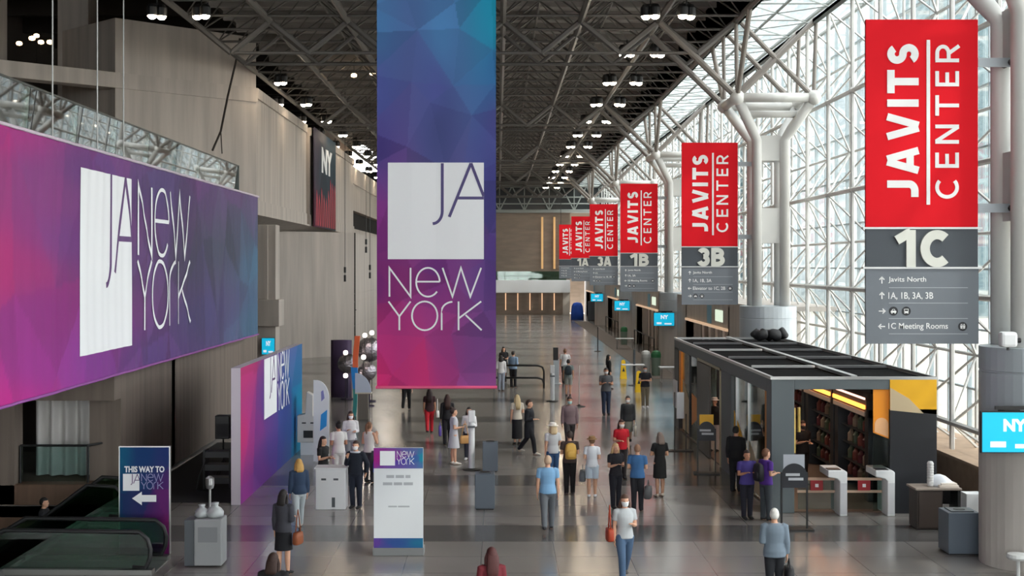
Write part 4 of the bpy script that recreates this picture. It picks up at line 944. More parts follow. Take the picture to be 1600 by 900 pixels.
# ------------------------------------------------------------------ printed totems and the wall sign at the left
def fyx(px0, px1, pf):
    y = floor_y(pf); return y, (px0 - VPX) / F * y, (px1 - VPX) / F * y
y, x0, x1 = fyx(187, 264, 866); W = x1 - x0; H = (866 - 699) / F * y
t = thing('totem_sign', 'teal and purple totem sign with white left arrow reading THIS WAY TO', 'sign', ((x0 + x1) / 2, y, 0))
fn = plate(x0, 0, y)
print_sheet('printed_face', W, H, .04, fn, [(0, 1, (20, 104, 132)), (.5, 1, (24, 60, 110)), (1, 1, (40, 50, 110)), (0, .5, (16, 52, 96)), (.5, .5, (26, 46, 96)), (1, .5, (84, 40, 110)), (0, .1, (16, 60, 86)), (.6, .2, (90, 36, 110)), (1, .2, (150, 36, 110))], t, 6, 1.0, .08, .08)
mb = MB(); mb.box(x0 - .02, x1 + .02, y + .005, y + .085, 0, H + .02); mb.build('frame', silver, t)
mb = MB(); put_text(mb, 'THIS WAY TO', fn, (.10, H - .52, .93, H - .39), bold=.03); mb.build('heading', print_white, t)
mb = MB(); mb.prism([(.07, H - .9), (.41, H - .9), (.41, H - .55), (.07, H - .55)], fn, 0, .008); so = mb.build('logo_square', print_white, t); mb = MB(); logo_ja(mb, lambda a, b, q: fn(a, b, q + .008), (.07, H - .9), .345, .04); mb.build('logo_letters', mat('plum_print', (96, 60, 118), .6), so)
mb = MB(); logo_words(mb, fn, (.45, H - .70), .46, .03, .0, .36, .32); mb.build('lettering', mat('lilac_print', (150, 150, 196), .6), t)
mb = MB(); c = H - 1.06; mb.prism([(.26, c), (.46, c + .14), (.46, c + .07), (.76, c + .07), (.76, c - .07), (.46, c - .07), (.46, c - .14)], fn, 0, .008); mb.build('arrow', print_white, t)

y, x0, x1 = fyx(584, 661, 868); W = x1 - x0; H = (868 - 700) / F * y
t = thing('totem_sign', 'white totem sign with a purple and teal header and plain base', 'sign', ((x0 + x1) / 2, y, 0))
fn = plate(x0, 0, y)
mb = MB(); mb.box(x0 - .02, x1 + .02, y - .03, y + .35, 0, .16); mb.build('plinth', mat('grey_plinth', (120, 122, 124), .5), t, bevel=.01)
mb = MB(); mb.box(x0, x1, y, y + .1, .16, H); mb.build('white_panel', mat('white_totem', (222, 226, 230), .5), t)
f2 = lambda z0: (lambda a, b, q: Vector((x0 + a, y - .012 - q, z0 + b)))
print_sheet('header', W, .42, .03, f2(H - .42), [(0, .5, (176, 26, 122)), (.35, .5, (130, 44, 150)), (.55, .4, (90, 70, 170)), (.8, .5, (40, 120, 170)), (1, .5, (20, 140, 160))], t, 8, .6, .06, .012)
print_sheet('footer', W, .2, .03, f2(.16), [(0, .5, (104, 60, 150)), (.4, .5, (50, 76, 150)), (1, .5, (20, 124, 150))], t, 9, .6, .06, .012)
fh = f2(H - .42)
mb = MB(); mb.prism([(.13, .06), (.44, .06), (.44, .36), (.13, .36)], fh, 0, .006); so = mb.build('logo_square', print_white, t)
mb = MB(); logo_words(mb, fh, (.48, .225), .36, .03, 0, .40, .36); mb.build('lettering', print_white, t)
mb = MB(); rnd = random.Random(5)
for r, (a, b) in enumerate(((.26, .76), (.19, .84))):                                    # two soft grey lines of print
    u = a
    while u < b: w_ = min(rnd.uniform(.1, .2), b - u); mb.prism([(u, H - .62 - r * .15), (u + w_, H - .62 - r * .15), (u + w_, H - .56 - r * .15), (u, H - .56 - r * .15)], plate(x0, 0, y), 0, .004); u += w_ + .03
for u, w_ in ((.3, .18), (.5, .24)): mb.prism([(u, 1.0), (u + w_, 1.0), (u + w_, 1.03), (u, 1.03)], plate(x0, 0, y), 0, .004)
mb.build('print_lines', mat('soft_grey_print', (170, 174, 180), .6), t)

yA2, yB2, SX = F * 6.45 / 402, F * 6.45 / 306, -6.45
t = thing('sign_wall', 'freestanding pink to teal wall sign along the left side of the walkway', 'sign', (SX, (yA2 + yB2) / 2, 0))
Ws, Hs = yB2 - yA2, 3.43
fs = lambda a, b, q: Vector((SX + q, yA2 + a, b))
mb = MB(); mb.box(SX - .24, SX - .002, yA2, yB2, 0, Hs); mb.build('core_panel', mat('pale_lilac_edge', (206, 196, 208), .5), t)
print_sheet('printed_face', Ws, Hs, .08, fs, [(0, 1, (186, 50, 112)), (0, .5, (200, 44, 110)), (0, 0, (160, 60, 150)), (.2, .5, (150, 56, 140)), (.25, .1, (110, 56, 140)), (.4, .6, (96, 66, 150)), (.45, .2, (70, 60, 140)), (.65, .5, (56, 76, 150)), (.8, .3, (40, 84, 160)), (.85, .7, (20, 110, 160)), (1, .5, (0, 132, 170)), (1, .1, (10, 120, 150))], t, 12, 2.2, .1, .002)
ys0 = F * 6.45 / (VPX - 412.5) - yA2
mb = MB(); mb.prism([(ys0, 1.75), (ys0 + 2.1, 1.75), (ys0 + 2.1, Hs - .02), (ys0, Hs - .02)], fs, 0.002, .012); so = mb.build('logo_square', print_white, t)
mb = MB(); logo_ja(mb, lambda a, b, q: fs(a, b, q + .012), (ys0, 1.6), 1.8, .035); mb.build('logo_letters', mat('plum_print', (96, 60, 118), .6), so)
mb = MB(); logo_words(mb, lambda a, b, q: fs(a, b, q + .004), (ys0 + 2.3, 2.62), 2.2, .03, 0, .40, .36); mb.build('lettering', print_white, t)

# ------------------------------------------------------------------ things at the left of the walkway
def X(px, y): return (px - VPX) / F * y
mb = MB(); mb.box(-9.5, -6.75, 34.4, 46, 0, .012); tag(mb.build('black_carpet', mat('black_carpet', (30, 30, 31), .95)), 'black carpet strip between the brown wall and the freestanding wall sign', 'carpet')
x, y = X(349, 38), 38.0
t = thing('loudspeaker', 'black loudspeaker on a stand against the brown wall left of the wall sign', 'speaker', (x, y, 0))
mb = MB(); mb.box(x - .2, x + .2, y - .18, y + .18, 1.17, 1.82); mb.build('cabinet', black_m, t, bevel=.02); mb = MB(); mb.tube([(x, y, .4), (x, y, 1.17)], .025, 8); mb.build('pole', black_m, t)
for i in range(3): a = 2.1 * i; mb = MB(); mb.tube([(x, y, .6), (x + .4 * math.cos(a), y + .4 * math.sin(a), .02)], .015, 6); mb.build('leg', black_m, t)
mb = MB(); mb.box(x - .15, x + .15, y - .185, y - .18, 1.25, 1.6); mb.build('grille', mat('grille_grey', (44, 44, 46), .8), t)
t = thing('equipment_rack', 'low black equipment rack with cables below the loudspeaker', 'rack', (x + .1, 36.6, 0))
mb = MB(); xx = x + .15
for px_ in (-.35, .35): mb.box(xx + px_ - .03, xx + px_ + .03, 36.4, 36.9, 0, 1.05)
mb.build('frame', black_m, t)
for z in (.15, .5, .85): mb = MB(); mb.box(xx - .32, xx + .32, 36.42, 36.88, z, z + .16); mb.build('unit', mat('rack_grey', (62, 62, 66), .5), t)
mb = MB(); mb.tube([(xx - .3, 36.4, .8), (xx - .45, 36.3, .4), (xx - .5, 36.2, .04), (xx - .1, 36.0, .03)], .02, 6); mb.build('cable', black_m, t)
# steel recycling cabinets at lower left
y = 27.0; x0, x1 = X(303, y), X(346, y)
t = thing('recycling_cabinet', 'pale grey recycling cabinet at the lower left with clear bags on top', 'bin', ((x0 + x1) / 2, y, 0))
mb = MB(); mb.box(x0, x1, y, y + .55, .03, .95); mb.build('body', mat('pale_grey_cabinet', (150, 152, 154), .45), t, bevel=.02); mb = MB(); mb.box(x0 - .2, x0, y + .05, y + .55, .02, .93); mb.build('side_panel', slate_d, t)
mb = MB(); mb.box(x0 + .08, x1 - .08, y - .01, y, .5, .8); mb.build('flap', mat('cabinet_flap', (126, 128, 132), .4), t)
for i, (dx, r) in enumerate(((.1, .14), (.36, .16))): mb = MB(); mb.rings([[Vector((x0 + dx + r * k * (1 + .16 * math.sin(5 * a + 9 * z + i)) * math.cos(a), y + .28 + r * k * (1 + .14 * math.cos(4 * a + 7 * z)) * math.sin(a), .955 + z * r)) for a in [j * PI / 10 for j in range(20)]] for z, k in ((0, .8), (.25, 1.05), (.7, 1.0), (1.1, .75), (1.4, .35), (1.55, .4), (1.8, .5))]); tag(mb.build('clear_bag', mat('clear_bag', (176, 180, 182), .3), smooth=True), 'scrunched clear bag on the grey recycling cabinet, ' + ('nearer the totem sign' if i == 0 else 'nearer the walkway'), 'bag', 'clear bags')
x = X(328, 31); t = thing('dispenser_stand', 'chrome dispenser stand behind the grey recycling cabinet', 'stand', (x, 31, 0))
mb = MB(); mb.lathe((x, 31, 0), [(.17, 0), (.17, .03), (.03, .05), (.03, .9), (.08, .92), (.1, 1.0), (.1, 1.15), (.03, 1.2)], 16); mb.build('post', silver, t)
# escalators
def escalator(y0, xn, xs, slope, label, length=4.0):
    t = thing('escalator', label, 'escalator', (xn, y0, 0), group='descending escalators')
    xe = xs - length; ze = -length * slope
    for s, yy in ((0, y0), (1, y0 + 1.25)):
        fe = lambda a, b, q: Vector((a, yy + q, b))
        prof = [(xn - .1, .12), (xn - .02, .3), (xn, .48), (xn - .06, .68), (xn - .22, .82), (xs, .86), (xe, ze + .86), (xe, ze + .1), (xs, .1)]
        mb = MB(); mb.prism(prof, fe, 0, .02); mb.build('glass_panel', green_glass, t)
        mb = MB(); mb.tube([fe(*p, .01) for p in [(xn - .35, .14)] + prof[:7]], .045, 8); mb.build('handrail', mat('black_rubber', (34, 34, 36), .5), t, smooth=True)
        mb = MB(); mb.prism([(xn + .05, 0.004), (xn + .05, .1), (xs, .12), (xe, ze + .12), (xe, ze - .2), (xs, .004)], fe, -.1, .14); mb.build('skirt', mat('satin_steel_edge', (120, 120, 118), .35, .7), t)
    mb = MB(); mb.box(xs, xn + .05, y0 + .14, y0 + 1.15, .003, .02); mb.build('comb_plate', silver, t)
    n_ = int(length / .4)
    for i in range(n_): mb = MB(); mb.box(xs - .4 * (i + 1), xs - .4 * i, y0 + .15, y0 + 1.14, -(i + 1) * .4 * slope - .3, -(i + 1) * .4 * slope); mb.build('step', mat('step_metal', (86, 88, 90), .45, .6), t)
    return t
escalator(26.4, -6.75, -9.6, .6, 'glass sided escalator at the lower left corner running down to the left', 3.8)
escalator(31.8, -8.75, -9.62, .75, 'second glass sided escalator behind the THIS WAY TO totem', 3.8)

# registration and lounge corner behind the wall sign
y = 33.4; x0, x1 = X(493, y), X(540, y)
t = thing('counter', 'low white counter with two dark cutouts in front of the registration people', 'counter', ((x0 + x1) / 2, y, 0))
mb = MB(); mb.box(x0, x1, y, y + .5, 0, 1.0); mb.build('body', white_m, t, bevel=.015); mb = MB(); mb.box(x0 - .03, x1 + .03, y - .03, y + .53, 1.0, 1.03); mb.build('top', white_m, t)
for dx in (.2, .5): mb = MB(); mb.box(x0 + dx - .06, x0 + dx + .06, y - .006, y, .72, .77); mb.build('cutout', slate_d, t)
mb = MB(); mb.box(x0 + .4, x0 + .48, y - .006, y, .06, .3); mb.build('cutout', slate_d, t)
y = 41.5; x = X(500, y)
t = thing('arch_sign', 'white arched sign panel with a blue sticker beside the wall sign', 'sign', (x, y, 0))
fa = lambda a, b, q: Vector((x + a, y - q, b))
mb = MB(); mb.prism([(-.2, .02), (.27, .02), (.27, 1.95)] + arc(-.13, 1.95, .4, .55, 8, 90, 10) + [(-.2, 2.5), (-.2, .02)][:1], fa, -.1, 0); mb.build('panel', white_m, t)
mb = MB(); mb.prism([(.0, .95), (.2, 1.1), (.22, 1.6), (.03, 1.45)], fa, 0, .006); mb.build('blue_sticker', mat('sky_blue_sticker', (20, 150, 226), .5), t)
mb = MB(); mb.prism([(.04, 1.85), (.14, 1.95), (.1, 2.2), (.03, 2.15)], fa, 0, .006); mb.build('lilac_mark', mat('lilac_mark', (130, 130, 190), .5), t)
y = 43.0; x = X(484, y)
t = thing('badge_machine', 'white badge machine with a black slot between the wall sign and the arched sign', 'machine', (x, y, 0))
mb = MB(); mb.prism([(-.4, .4), (.25, .4), (.25, 1.1), (.1, 1.25), (.1, 1.9), (-.1, 2.0), (-.15, 1.3), (-.4, 1.25)], lambda a, b, q: Vector((x + a, y + q, b)), 0, .4); mb.build('case', mat('ivory_case', (214, 208, 200), .5), t, bevel=.02)
mb = MB(); mb.box(x - .2, x + .1, y - .01, y, .55, .78); mb.box(x - .25, x - .12, y - .01, y, 1.0, 1.04); mb.box(x + .02, x + .14, y - .01, y, 1.0, 1.04); mb.build('slot', black_m, t); mb = MB(); mb.box(x - .3, x + .2, y + .05, y + .35, 0, .4); mb.build('pedestal', white_m, t)
for i, (px_, py_, r, yd, lb_) in enumerate([(577, 546, .55, 60, 'large mirrored ball beside the edge of the tall banner'), (543, 568, .45, 61, 'mirrored ball in violet shade left of the orange panel'), (574, 580, .4, 58, 'mirrored ball low behind the pale half round sign')]):
    c = at(px_, py_, yd); t = thing('mirror_ball', lb_, 'decoration', (c.x, c.y, 0), group='mirrored balls')
    mb = MB(); mb.ball(c, r, 18, 12); mb.build('ball', mat('mirror_tiles', (170, 164, 172), .15, .9, bump=1.0, scale=9), t)
    mb = MB(); mb.tube([(c.x, c.y, 0), (c.x, c.y, c.z - r * .9)], .04, 8); mb.lathe((c.x, c.y, 0), [(.3, 0), (.3, .04), (.05, .06)], 16); mb.build('stand', mat('violet_black', (50, 40, 66), .6), t)
for i, (px_, py_, yd) in enumerate([(540, 551, 59), (540, 587, 57.6), (570, 524, 59), (568, 558, 57), (590 - 9, 520, 59)]):
    c = at(px_, py_, yd); t = thing('globe_lamp', 'small glowing globe lamp among the mirrored balls, ' + ['upper one beside the violet ball', 'lower one beside the violet ball', 'on top of the large ball', 'in front of the low ball', 'beside the banner edge'][i], 'light', (c.x, c.y, 0), group='globe lamps')
    mb = MB(); mb.ball(c, .1, 12, 8); mb.build('globe', mat('globe_glow', (255, 236, 226), .5, emit=5), t); mb = MB(); mb.tube([(c.x, c.y, 0.0), (c.x, c.y, c.z - .08)], .015, 6); mb.build('stem', black_m, t)
y = 54.0
t = thing('color_panel', 'narrow curved panel in orange, blue and teal left of the mirrored balls', 'decoration', (X(555, y), y, 0))
for nm, m, a, b, px0, px1 in (('orange_section', mat('coral_orange', (238, 104, 56), .5), 1.95, 3.2, 553, 561), ('blue_section', mat('azure_blue', (24, 140, 226), .5), 1.1, 1.95, 550, 560), ('teal_section', mat('teal_green', (60, 160, 160), .5), 0, 1.1, 550, 556)):
    mb = MB(); mb.rings([[Vector((X(q, y) + .05 * math.sin(2.2 * z), y + d, z)) for q, d in ((px0, 0), (px1, 0), (px1, .12), (px0, .12))] for z in np.linspace(a, b, 8)]); mb.build(nm, m, t)
y = 53.0; x = X(567, y)
t = thing('half_round_sign', 'pale half round sign board on a post in front of the mirrored balls', 'sign', (x, y, 0))
fa = lambda a, b, q: Vector((x + a, y - q, b))
mb = MB(); mb.prism([(-.3, 1.05), (.33, 1.05)] + arc(-.3, 1.05, .63, .76, 5, 90, 10), fa, 0, .04); mb.build('board', mat('pale_blue_board', (204, 212, 232), .5), t); mb = MB(); mb.box(x - .2, x + .2, y + .0, y + .3, 0, 1.0); mb.build('plinth', mat('taupe_plinth', (120, 112, 104), .6), t); mb = MB(); mb.box(x - .3, x + .33, y - .05, y + .35, 1.0, 1.05); mb.build('ledge', mat('cream_ledge', (214, 204, 186), .5), t)
mb = MB(); c = at(533, 600, 62); mb.rings([[Vector((c.x + .45 * math.cos(a) * (1 + .12 * math.sin(5 * a)), 62 + .3 * math.sin(a), z)) for a in [j * PI / 10 for j in range(20)]] for z in (0, .8, 1.8, 2.6)]); tag(mb.build('draped_column', mat('violet_drape', (70, 54, 84), .8), smooth=True), 'dark violet draped column behind the white arched sign', 'decoration')

# ------------------------------------------------------------------ small things on the far floor
def post(px_, y, h, label, m=None, r=.045, head=True, grp=None):
    m = m or white_m; x = X(px_, y)
    t = thing('sanitizer_post' if head else 'floor_pole', label, 'stand' if head else 'pole', (x, y, 0), group=grp)
    mb = MB(); mb.tube([(x, y, .03), (x, y, h)], r, 12); mb.build('post', m, t); mb = MB(); mb.lathe((x, y, 0), [(.26, 0), (.26, .02), (.06, .06), (.05, .1)], 18); mb.build('base', black_m, t)
    if head: mb = MB(); mb.box(x - .1, x + .1, y - .1, y + .06, h - .35, h); mb.build('dispenser', m, t, bevel=.03); mb = MB(); mb.box(x - .12, x + .1, y - .16, y - .1, h - .5, h - .44); mb.build('drip_tray', slate_d, t)
post(863, 60, 1.6, 'white sanitizer post in the middle distance beside the black barrier', r=.1)
post(737, 39.9, 1.75, 'tall white sanitizer post behind the slate bins', r=.09)
post(905, 57.8, 1.75, 'thin pale pole on a small black base in the middle of the walkway', mat('pale_pole', (206, 200, 196), .4), .02, False)
post(934, 95, 1.7, 'thin dark pole far down the walkway', black_m, .035, False)
x, y = X(869, 69), 69.0
t = thing('info_terminal', 'grey pedestal terminal with a black screen facing the person in a white shirt', 'terminal', (x, y, 0))
mb = MB(); mb.box(x - .14, x + .14, y - .1, y + .1, .03, 1.25); mb.box(x - .25, x + .25, y - .25, y + .25, 0, .03); mb.build('pedestal', grey_metal, t); mb = MB(); mb.box(x - .16, x + .1, y - .12, y - .05, 1.2, 1.85); mb.build('screen', black_m, t, bevel=.01)
x0, x1, y = X(772, 66), X(850, 66), 66.0
t = thing('barrier', 'black rounded tube barrier across the walkway right of the tall banner', 'railing', ((x0 + x1) / 2, y, 0))
for z in (1.15, .55): mb = MB(); mb.tube([(x0, y, z), (x1 - .3, y, z), (x1 - .08, y + .04, z - .08), (x1, y + .1, z - .3), (x1, y + .1, 0.02)], .05, 10); mb.build('rail', black_m, t, smooth=True)
mb = MB(); mb.tube([(x0, y, 0), (x0, y, 1.15)], .05, 10); mb.build('upright', black_m, t)
def wet_sign(px_, y, label):
    x = X(px_, y); t = thing('wet_floor_sign', label, 'sign', (x, y, 0), group='yellow floor signs')
    for s in (-1, 1):
        mb = MB(); mb.prism([(-.17, .0), (.17, .0), (.1, .95), (.05, 1.0), (-.05, 1.0), (-.1, .95)], lambda a, b, q: Vector((x + a, y + s * (.22 - .2 * b) + q, b)), 0, .03); mb.build('board', mat('safety_yellow', (246, 200, 20), .5), t)
    mb = MB(); mb.prism([(-.07, .4), (.07, .4), (0, .62)], lambda a, b, q: Vector((x + a, y - (.22 - .2 * b) - q, b)), 0, .012); mb.build('warning_mark', black_m, t)
wet_sign(974, 72.0, 'yellow folding floor sign left of the white topped high table'); wet_sign(998, 64.5, 'yellow folding floor sign beside the person in the black shirt')
x, y = X(991, 68), 68.0; t = thing('high_table', 'white topped high table with a dark post beside the yellow floor signs', 'table', (x, y, 0))
mb = MB(); mb.box(x - .62, x + .5, y - .3, y + .3, 1.02, 1.06); mb.build('top', white_m, t); mb = MB(); mb.tube([(x, y, .02), (x, y, 1.8)], .06, 10); mb.lathe((x, y, 0), [(.3, 0), (.3, .02), (.06, .05)], 16); mb.build('post', slate_d, t)
def drum_bin(px_, y, m, label, green=False):
    x = X(px_, y); t = thing('drum_bin', label, 'bin', (x, y, 0), group='round bins')
    mb = MB(); mb.lathe((x, y, 0), [(.23, 0), (.24, .1), (.26, 1.0)], 20); mb.build('drum', m, t); mb = MB(); mb.lathe((x, y, 1.0), [(.27, 0), (.27, .18), (.22, .32), (.08, .38)], 20); mb.build('lid', mat('bin_green', (40, 110, 66), .5) if green else mat('clear_lid', (176, 178, 176), .4), t)
drum_bin(1009, 74, mat('clear_drum', (160, 162, 160), .4), 'clear round bin in front of the far entrance doors'); drum_bin(1025, 74, mat('dull_green_drum', (110, 128, 116), .5), 'green lidded round bin beside the clear one', True); drum_bin(975, 103, mat('dull_green_drum', (110, 128, 116), .5), 'small green lidded round bin far down by the entrance doors', True)
def folding_table(px0, px1, y, label):
    x0, x1 = X(px0, y), X(px1, y); t = thing('folding_table', label, 'table', ((x0 + x1) / 2, y, 0), group='white folding tables')
    mb = MB(); mb.box(x0, x1, y - .4, y + .4, .74, .79); mb.build('top', white_m, t, bevel=.01)
    for xx in (x0 + .1, x1 - .1):
        for yy in (-.3, .3): mb = MB(); mb.tube([(xx, y + yy, 0), (xx, y + yy, .74)], .025, 8); mb.build('leg', silver, t)
folding_table(1030, 1056, 70, 'white folding table between the round bins and the kiosk'); folding_table(962, 990, 97.5, 'white folding table far down by the entrance doors')
x, y = X(902, 150), 150.0
mb = MB(); mb.rings([[Vector((x + r * (1 + .05 * math.sin(7 * a)) * math.cos(a), y + .5 * r * (1 + .05 * math.sin(7 * a)) * math.sin(a), z)) for a in [j * PI / 12 for j in range(24)]] for r, z in ((.72, 0), (.7, .8), (.62, 1.5), (.45, 1.85), (.1, 1.95))]); tag(mb.build('covered_cart', mat('cobalt_cover', (28, 76, 176), .7), smooth=True), 'cart under a cobalt blue cover at the far end of the hall', 'cart')
x, y = X(924, 148), 148.0; t = thing('cabinet', 'tall black cabinet near the blue covered cart at the far end', 'cabinet', (x, y, 0)); mb = MB(); mb.box(x - .38, x + .38, y - .3, y + .3, 0, 2.1); mb.build('body', black_m, t); mb = MB(); mb.box(x - .36, x - .01, y - .33, y - .3, .1, 2.05); mb.build('door', slate_d, t); mb = MB(); mb.box(x + .01, x + .36, y - .33, y - .3, .1, 2.05); mb.build('door', slate_d, t)
x = X(735, 96)

# ------------------------------------------------------------------ people
SKIN = {'l': (214, 164, 136), 'm': (186, 132, 104), 'd': (112, 74, 56)}
def rot_x(v, a): c, s = math.cos(a), math.sin(a); return Vector((v[0], v[1] * c - v[2] * s, v[1] * s + v[2] * c))
TORSO = [(0, .0, .80, .10, .08), (0, 0, .86, .155, .105), (0, .005, .93, .168, .118), (0, 0, 1.0, .155, .108), (0, -.005, 1.08, .138, .1), (0, -.008, 1.18, .15, .108), (0, -.006, 1.28, .168, .114), (0, .0, 1.36, .172, .1), (0, .006, 1.415, .13, .078), (0, .01, 1.45, .072, .06)]
HEAD = [(0, -.05, 1.476, .028, .03), (0, -.04, 1.488, .045, .055), (0, -.022, 1.52, .06, .08), (0, -.012, 1.555, .068, .09), (0, -.005, 1.59, .073, .096), (0, 0, 1.625, .074, .097), (0, .003, 1.66, .066, .086), (0, .004, 1.685, .046, .06), (0, .004, 1.7, .016, .02)]
ARM = {'down': ((.13, .02, -1), (.04, -.16, -1)), 'fwd': ((.1, -.4, -1), (.0, -.65, -1)), 'back': ((.12, .42, -1), (.06, .12, -1)), 'bent': ((.14, .1, -1), (-.4, -1, .12)), 'hold': ((.14, -.1, -1), (-.5, -1, .35)),
       'phone': ((.16, -.35, -1), (-.45, -.55, 1.0)), 'fold': ((.2, -.3, -1), (-1.0, -.38, .12)), 'hip': ((.5, .15, -1), (-.25, .1, -1))}
STEP = {'stand': ((.03, .0), (-.03, .0)), 'walk': ((.38, .12), (-.30, .22)), 'lean': ((.1, .12), (-.05, 0))}

def person(px_, y, h, face, label, top=None, bottom=None, hair=(40, 30, 26), skin='l', arms=('down', 'down'), step='stand', hairlen='short', mask=None, shoes=(30, 30, 32), sleeve='short', kind_b='trousers', coat=None, z0=0.0, hat=None, female=False, x=None, torso_len=.86):
    x = X(px_, y) if x is None else x
    P = thing('person', label, 'person', (x, y, z0), math.radians(face)); s = h / 1.70
    P.scale = (s, s, s)
    fw = .93 if female else 1.04
    skm = mat('skin_' + skin, SKIN[skin], .55)
    def cloth(c): return mat('cloth_%d_%d_%d' % c, c, .85)
    # joints
    hipz = .89; legs = []
    for sd, (a, k) in zip((-1, 1), STEP[step]):
        hp = Vector((sd * .088, 0, hipz)); kn = hp + rot_x(Vector((0, 0, -.42)), -a); an = kn + rot_x(Vector((0, 0, -.40)), -a + k * 1.2 + (.0 if k < .1 else .1)); legs.append((hp, kn, an))
    low = min(l[2].z for l in legs) - .07; dz = -low
    up = Vector((0, 0, dz))
    arms_ = []
    for sd, a in zip((-1, 1), arms):
        u, f = ARM[a]; sh = Vector((sd * .178 * fw, .005, 1.382)); el = sh + Vector((u[0] * sd, u[1], u[2])).normalized() * .285; wr = el + Vector((f[0] * sd, f[1], f[2])).normalized() * .25; arms_.append((sd, sh, el, wr))
    def T(mb): mb.v = [(p[0], p[1], p[2] + dz) for p in mb.v]; return mb
    b = MB()
    b.stack([(cx, cy, z, rx * fw, ry) for cx, cy, z, rx, ry in TORSO], 18); b.tube([(0, .012, 1.42), (0, .004, 1.47), (0, -.004, 1.53)], [.06, .053, .052], 12)
    b.stack(HEAD, 18); b.tube([(0, -.092, 1.605), (0, -.108, 1.575), (0, -.112, 1.562), (0, -.085, 1.552)], [.008, .012, .015, .01], 8)
    for sd in (-1, 1): b.ball((sd * .076, .008, 1.575), (.013, .022, .032), 8, 6)
    for hp, kn, an in legs:
        mid = hp.lerp(kn, .45); calf = kn.lerp(an, .35) + Vector((0, .012, 0))
        b.tube([hp + Vector((0, 0, .03)), mid, kn, calf, an], [.09, .076, .054, .056, .036], 12)
        b.tube([an + Vector((0, .045, -.035)), an + Vector((0, 0, -.03)), an + Vector((0, -.08, -.045)), an + Vector((0, -.17, -.055))], [(.03, .03), (.042, .04), (.03, .042), (.014, .03)], 10, ref=(0, 0, 1))
    for sd, sh, el, wr in arms_:
        b.tube([sh + Vector((-sd * .04, 0, .01)), sh, sh.lerp(el, .5), el, el.lerp(wr, .35), wr], [.05, .056, .046, .039, .04, .026], 12)
        d = (wr - el).normalized(); side = d.cross(Vector((0, 0, 1))) if abs(d.z) < .9 else Vector((0, -1, 0)); side = (side - d * side.dot(d)).normalized(); nrm = d.cross(side).normalized()
        if nrm.dot(Vector((-sd, 0, -.6))) < 0: nrm = -nrm
        b.tube([wr - d * .01, wr + d * .03, wr + d * .085], [(.016, .024), (.017, .037), (.013, .038)], 10, ref=nrm)
        for i, L in enumerate((.068, .078, .072, .056)):
            o = wr + d * .08 + side * (.03 - .02 * i); b.tube([o, o + d * L * .5 + nrm * .004, o + d * L * .85 + nrm * .02, o + d * L + nrm * .034], [.0095, .009, .0085, .007], 7)
        o = wr + d * .025 + side * .03; b.tube([o, o + side * .028 + d * .03 + nrm * .008, o + side * .03 + d * .06 + nrm * .016], [.012, .011, .008], 7)
    T(b).build('body', skm, P, local=True, remesh=.0115)
    # face
    for sd in (-1, 1):
        e = MB(); e.ball((sd * .03, -.089, 1.593), (.012, .008, .008), 8, 6); T(e).build('eye', mat('eye_dark', (40, 30, 28), .3), P, local=True)
    if mask:
        m = MB(); m.stack([(0, cy - .004, z, rx * 1.06, ry * 1.0) for z, cy, rx, ry in ((1.482, -.045, .035, .04), (1.50, -.036, .052, .068), (1.53, -.024, .063, .088), (1.56, -.018, .068, .092), (1.578, -.016, .07, .092))], 18)
        m.v = [(a, min(b_, .0), c) if b_ > -.0 else (a, b_ - .012, c) for a, b_, c in m.v]
        T(m).build('face_mask', cloth(mask), P, local=True, smooth=True)
    else:
        m = MB(); m.tube([(-.022, -.098, 1.528), (0, -.103, 1.526), (.022, -.098, 1.528)], .005, 6); T(m).build('mouth', mat('lips', (150, 84, 76), .5), P, local=True)
    # hair
    if hair:
        hm = mat('hair_%d_%d_%d' % hair, hair, .7, var=.2, scale=20, stretch=(4, 4, .4))
        hb = MB(); c = Vector((0, .008, 1.602)); n, m_ = 20, 14; rings = []
        for i in range(m_ + 1):
            ph = PI * (i + .1) / (m_ + .2); ring = []
            for k in range(n):
                th = 2 * PI * k / n; q = Vector((.087 * math.sin(ph) * math.cos(th), .111 * math.sin(ph) * math.sin(th), -.118 * math.cos(ph)))
                front = q.y < -.01; lim = .035 if front else (-.03 if abs(q.x) > .06 and q.y < .03 else -.085)
                if q.z < lim: q = q * (.72 if front else .8)
                ring.append(c + q)
            rings.append(ring)
        hb.rings(rings)
        if hairlen in ('long', 'mid'):
            zb = 1.2 if hairlen == 'long' else 1.40
            hb.tube([(0, .03, 1.66), (0, .07, 1.58), (0, .095, 1.48), (0, .115, 1.36 if hairlen == 'long' else 1.44), (0, .13, zb)], [(.05, .07), (.05, .088), (.042, .095), (.035, .1), (.012, .07)], 14, ref=(0, 1, 0))
            for sd in (-1, 1): hb.tube([(sd * .07, .0, 1.62), (sd * .088, .01, 1.54), (sd * .092, .03, 1.44), (sd * .09, .06, max(zb, 1.34))], [.02, .03, .03, .012], 8)
        if hairlen == 'bun': hb.ball((0, .075, 1.70), (.055, .055, .05), 12, 8)
        if hairlen == 'tail': hb.tube([(0, .1, 1.66), (0, .145, 1.62), (0, .15, 1.5), (0, .13, 1.38)], [.03, .036, .036, .01], 10)
        T(hb).build('hair', hm, P, local=True, smooth=True)
    if hat:
        m = MB(); m.lathe((0, .0, 1.645), [(.15, -.01), (.155, 0), (.1, .012), (.095, .07), (.06, .085), (.01, .088)], 20); T(m).build('hat', cloth(hat), P, local=True)
    # clothing
    def torso_cloth(o, z_lo, z_hi=1.455, flare=0):
        L = [(cx, cy, z, rx * fw + o, ry + o) for cx, cy, z, rx, ry in TORSO if z_lo < z <= z_hi]
        L = [(0, 0, z_lo, L[0][3] + flare, L[0][4] + flare)] + L
        return L
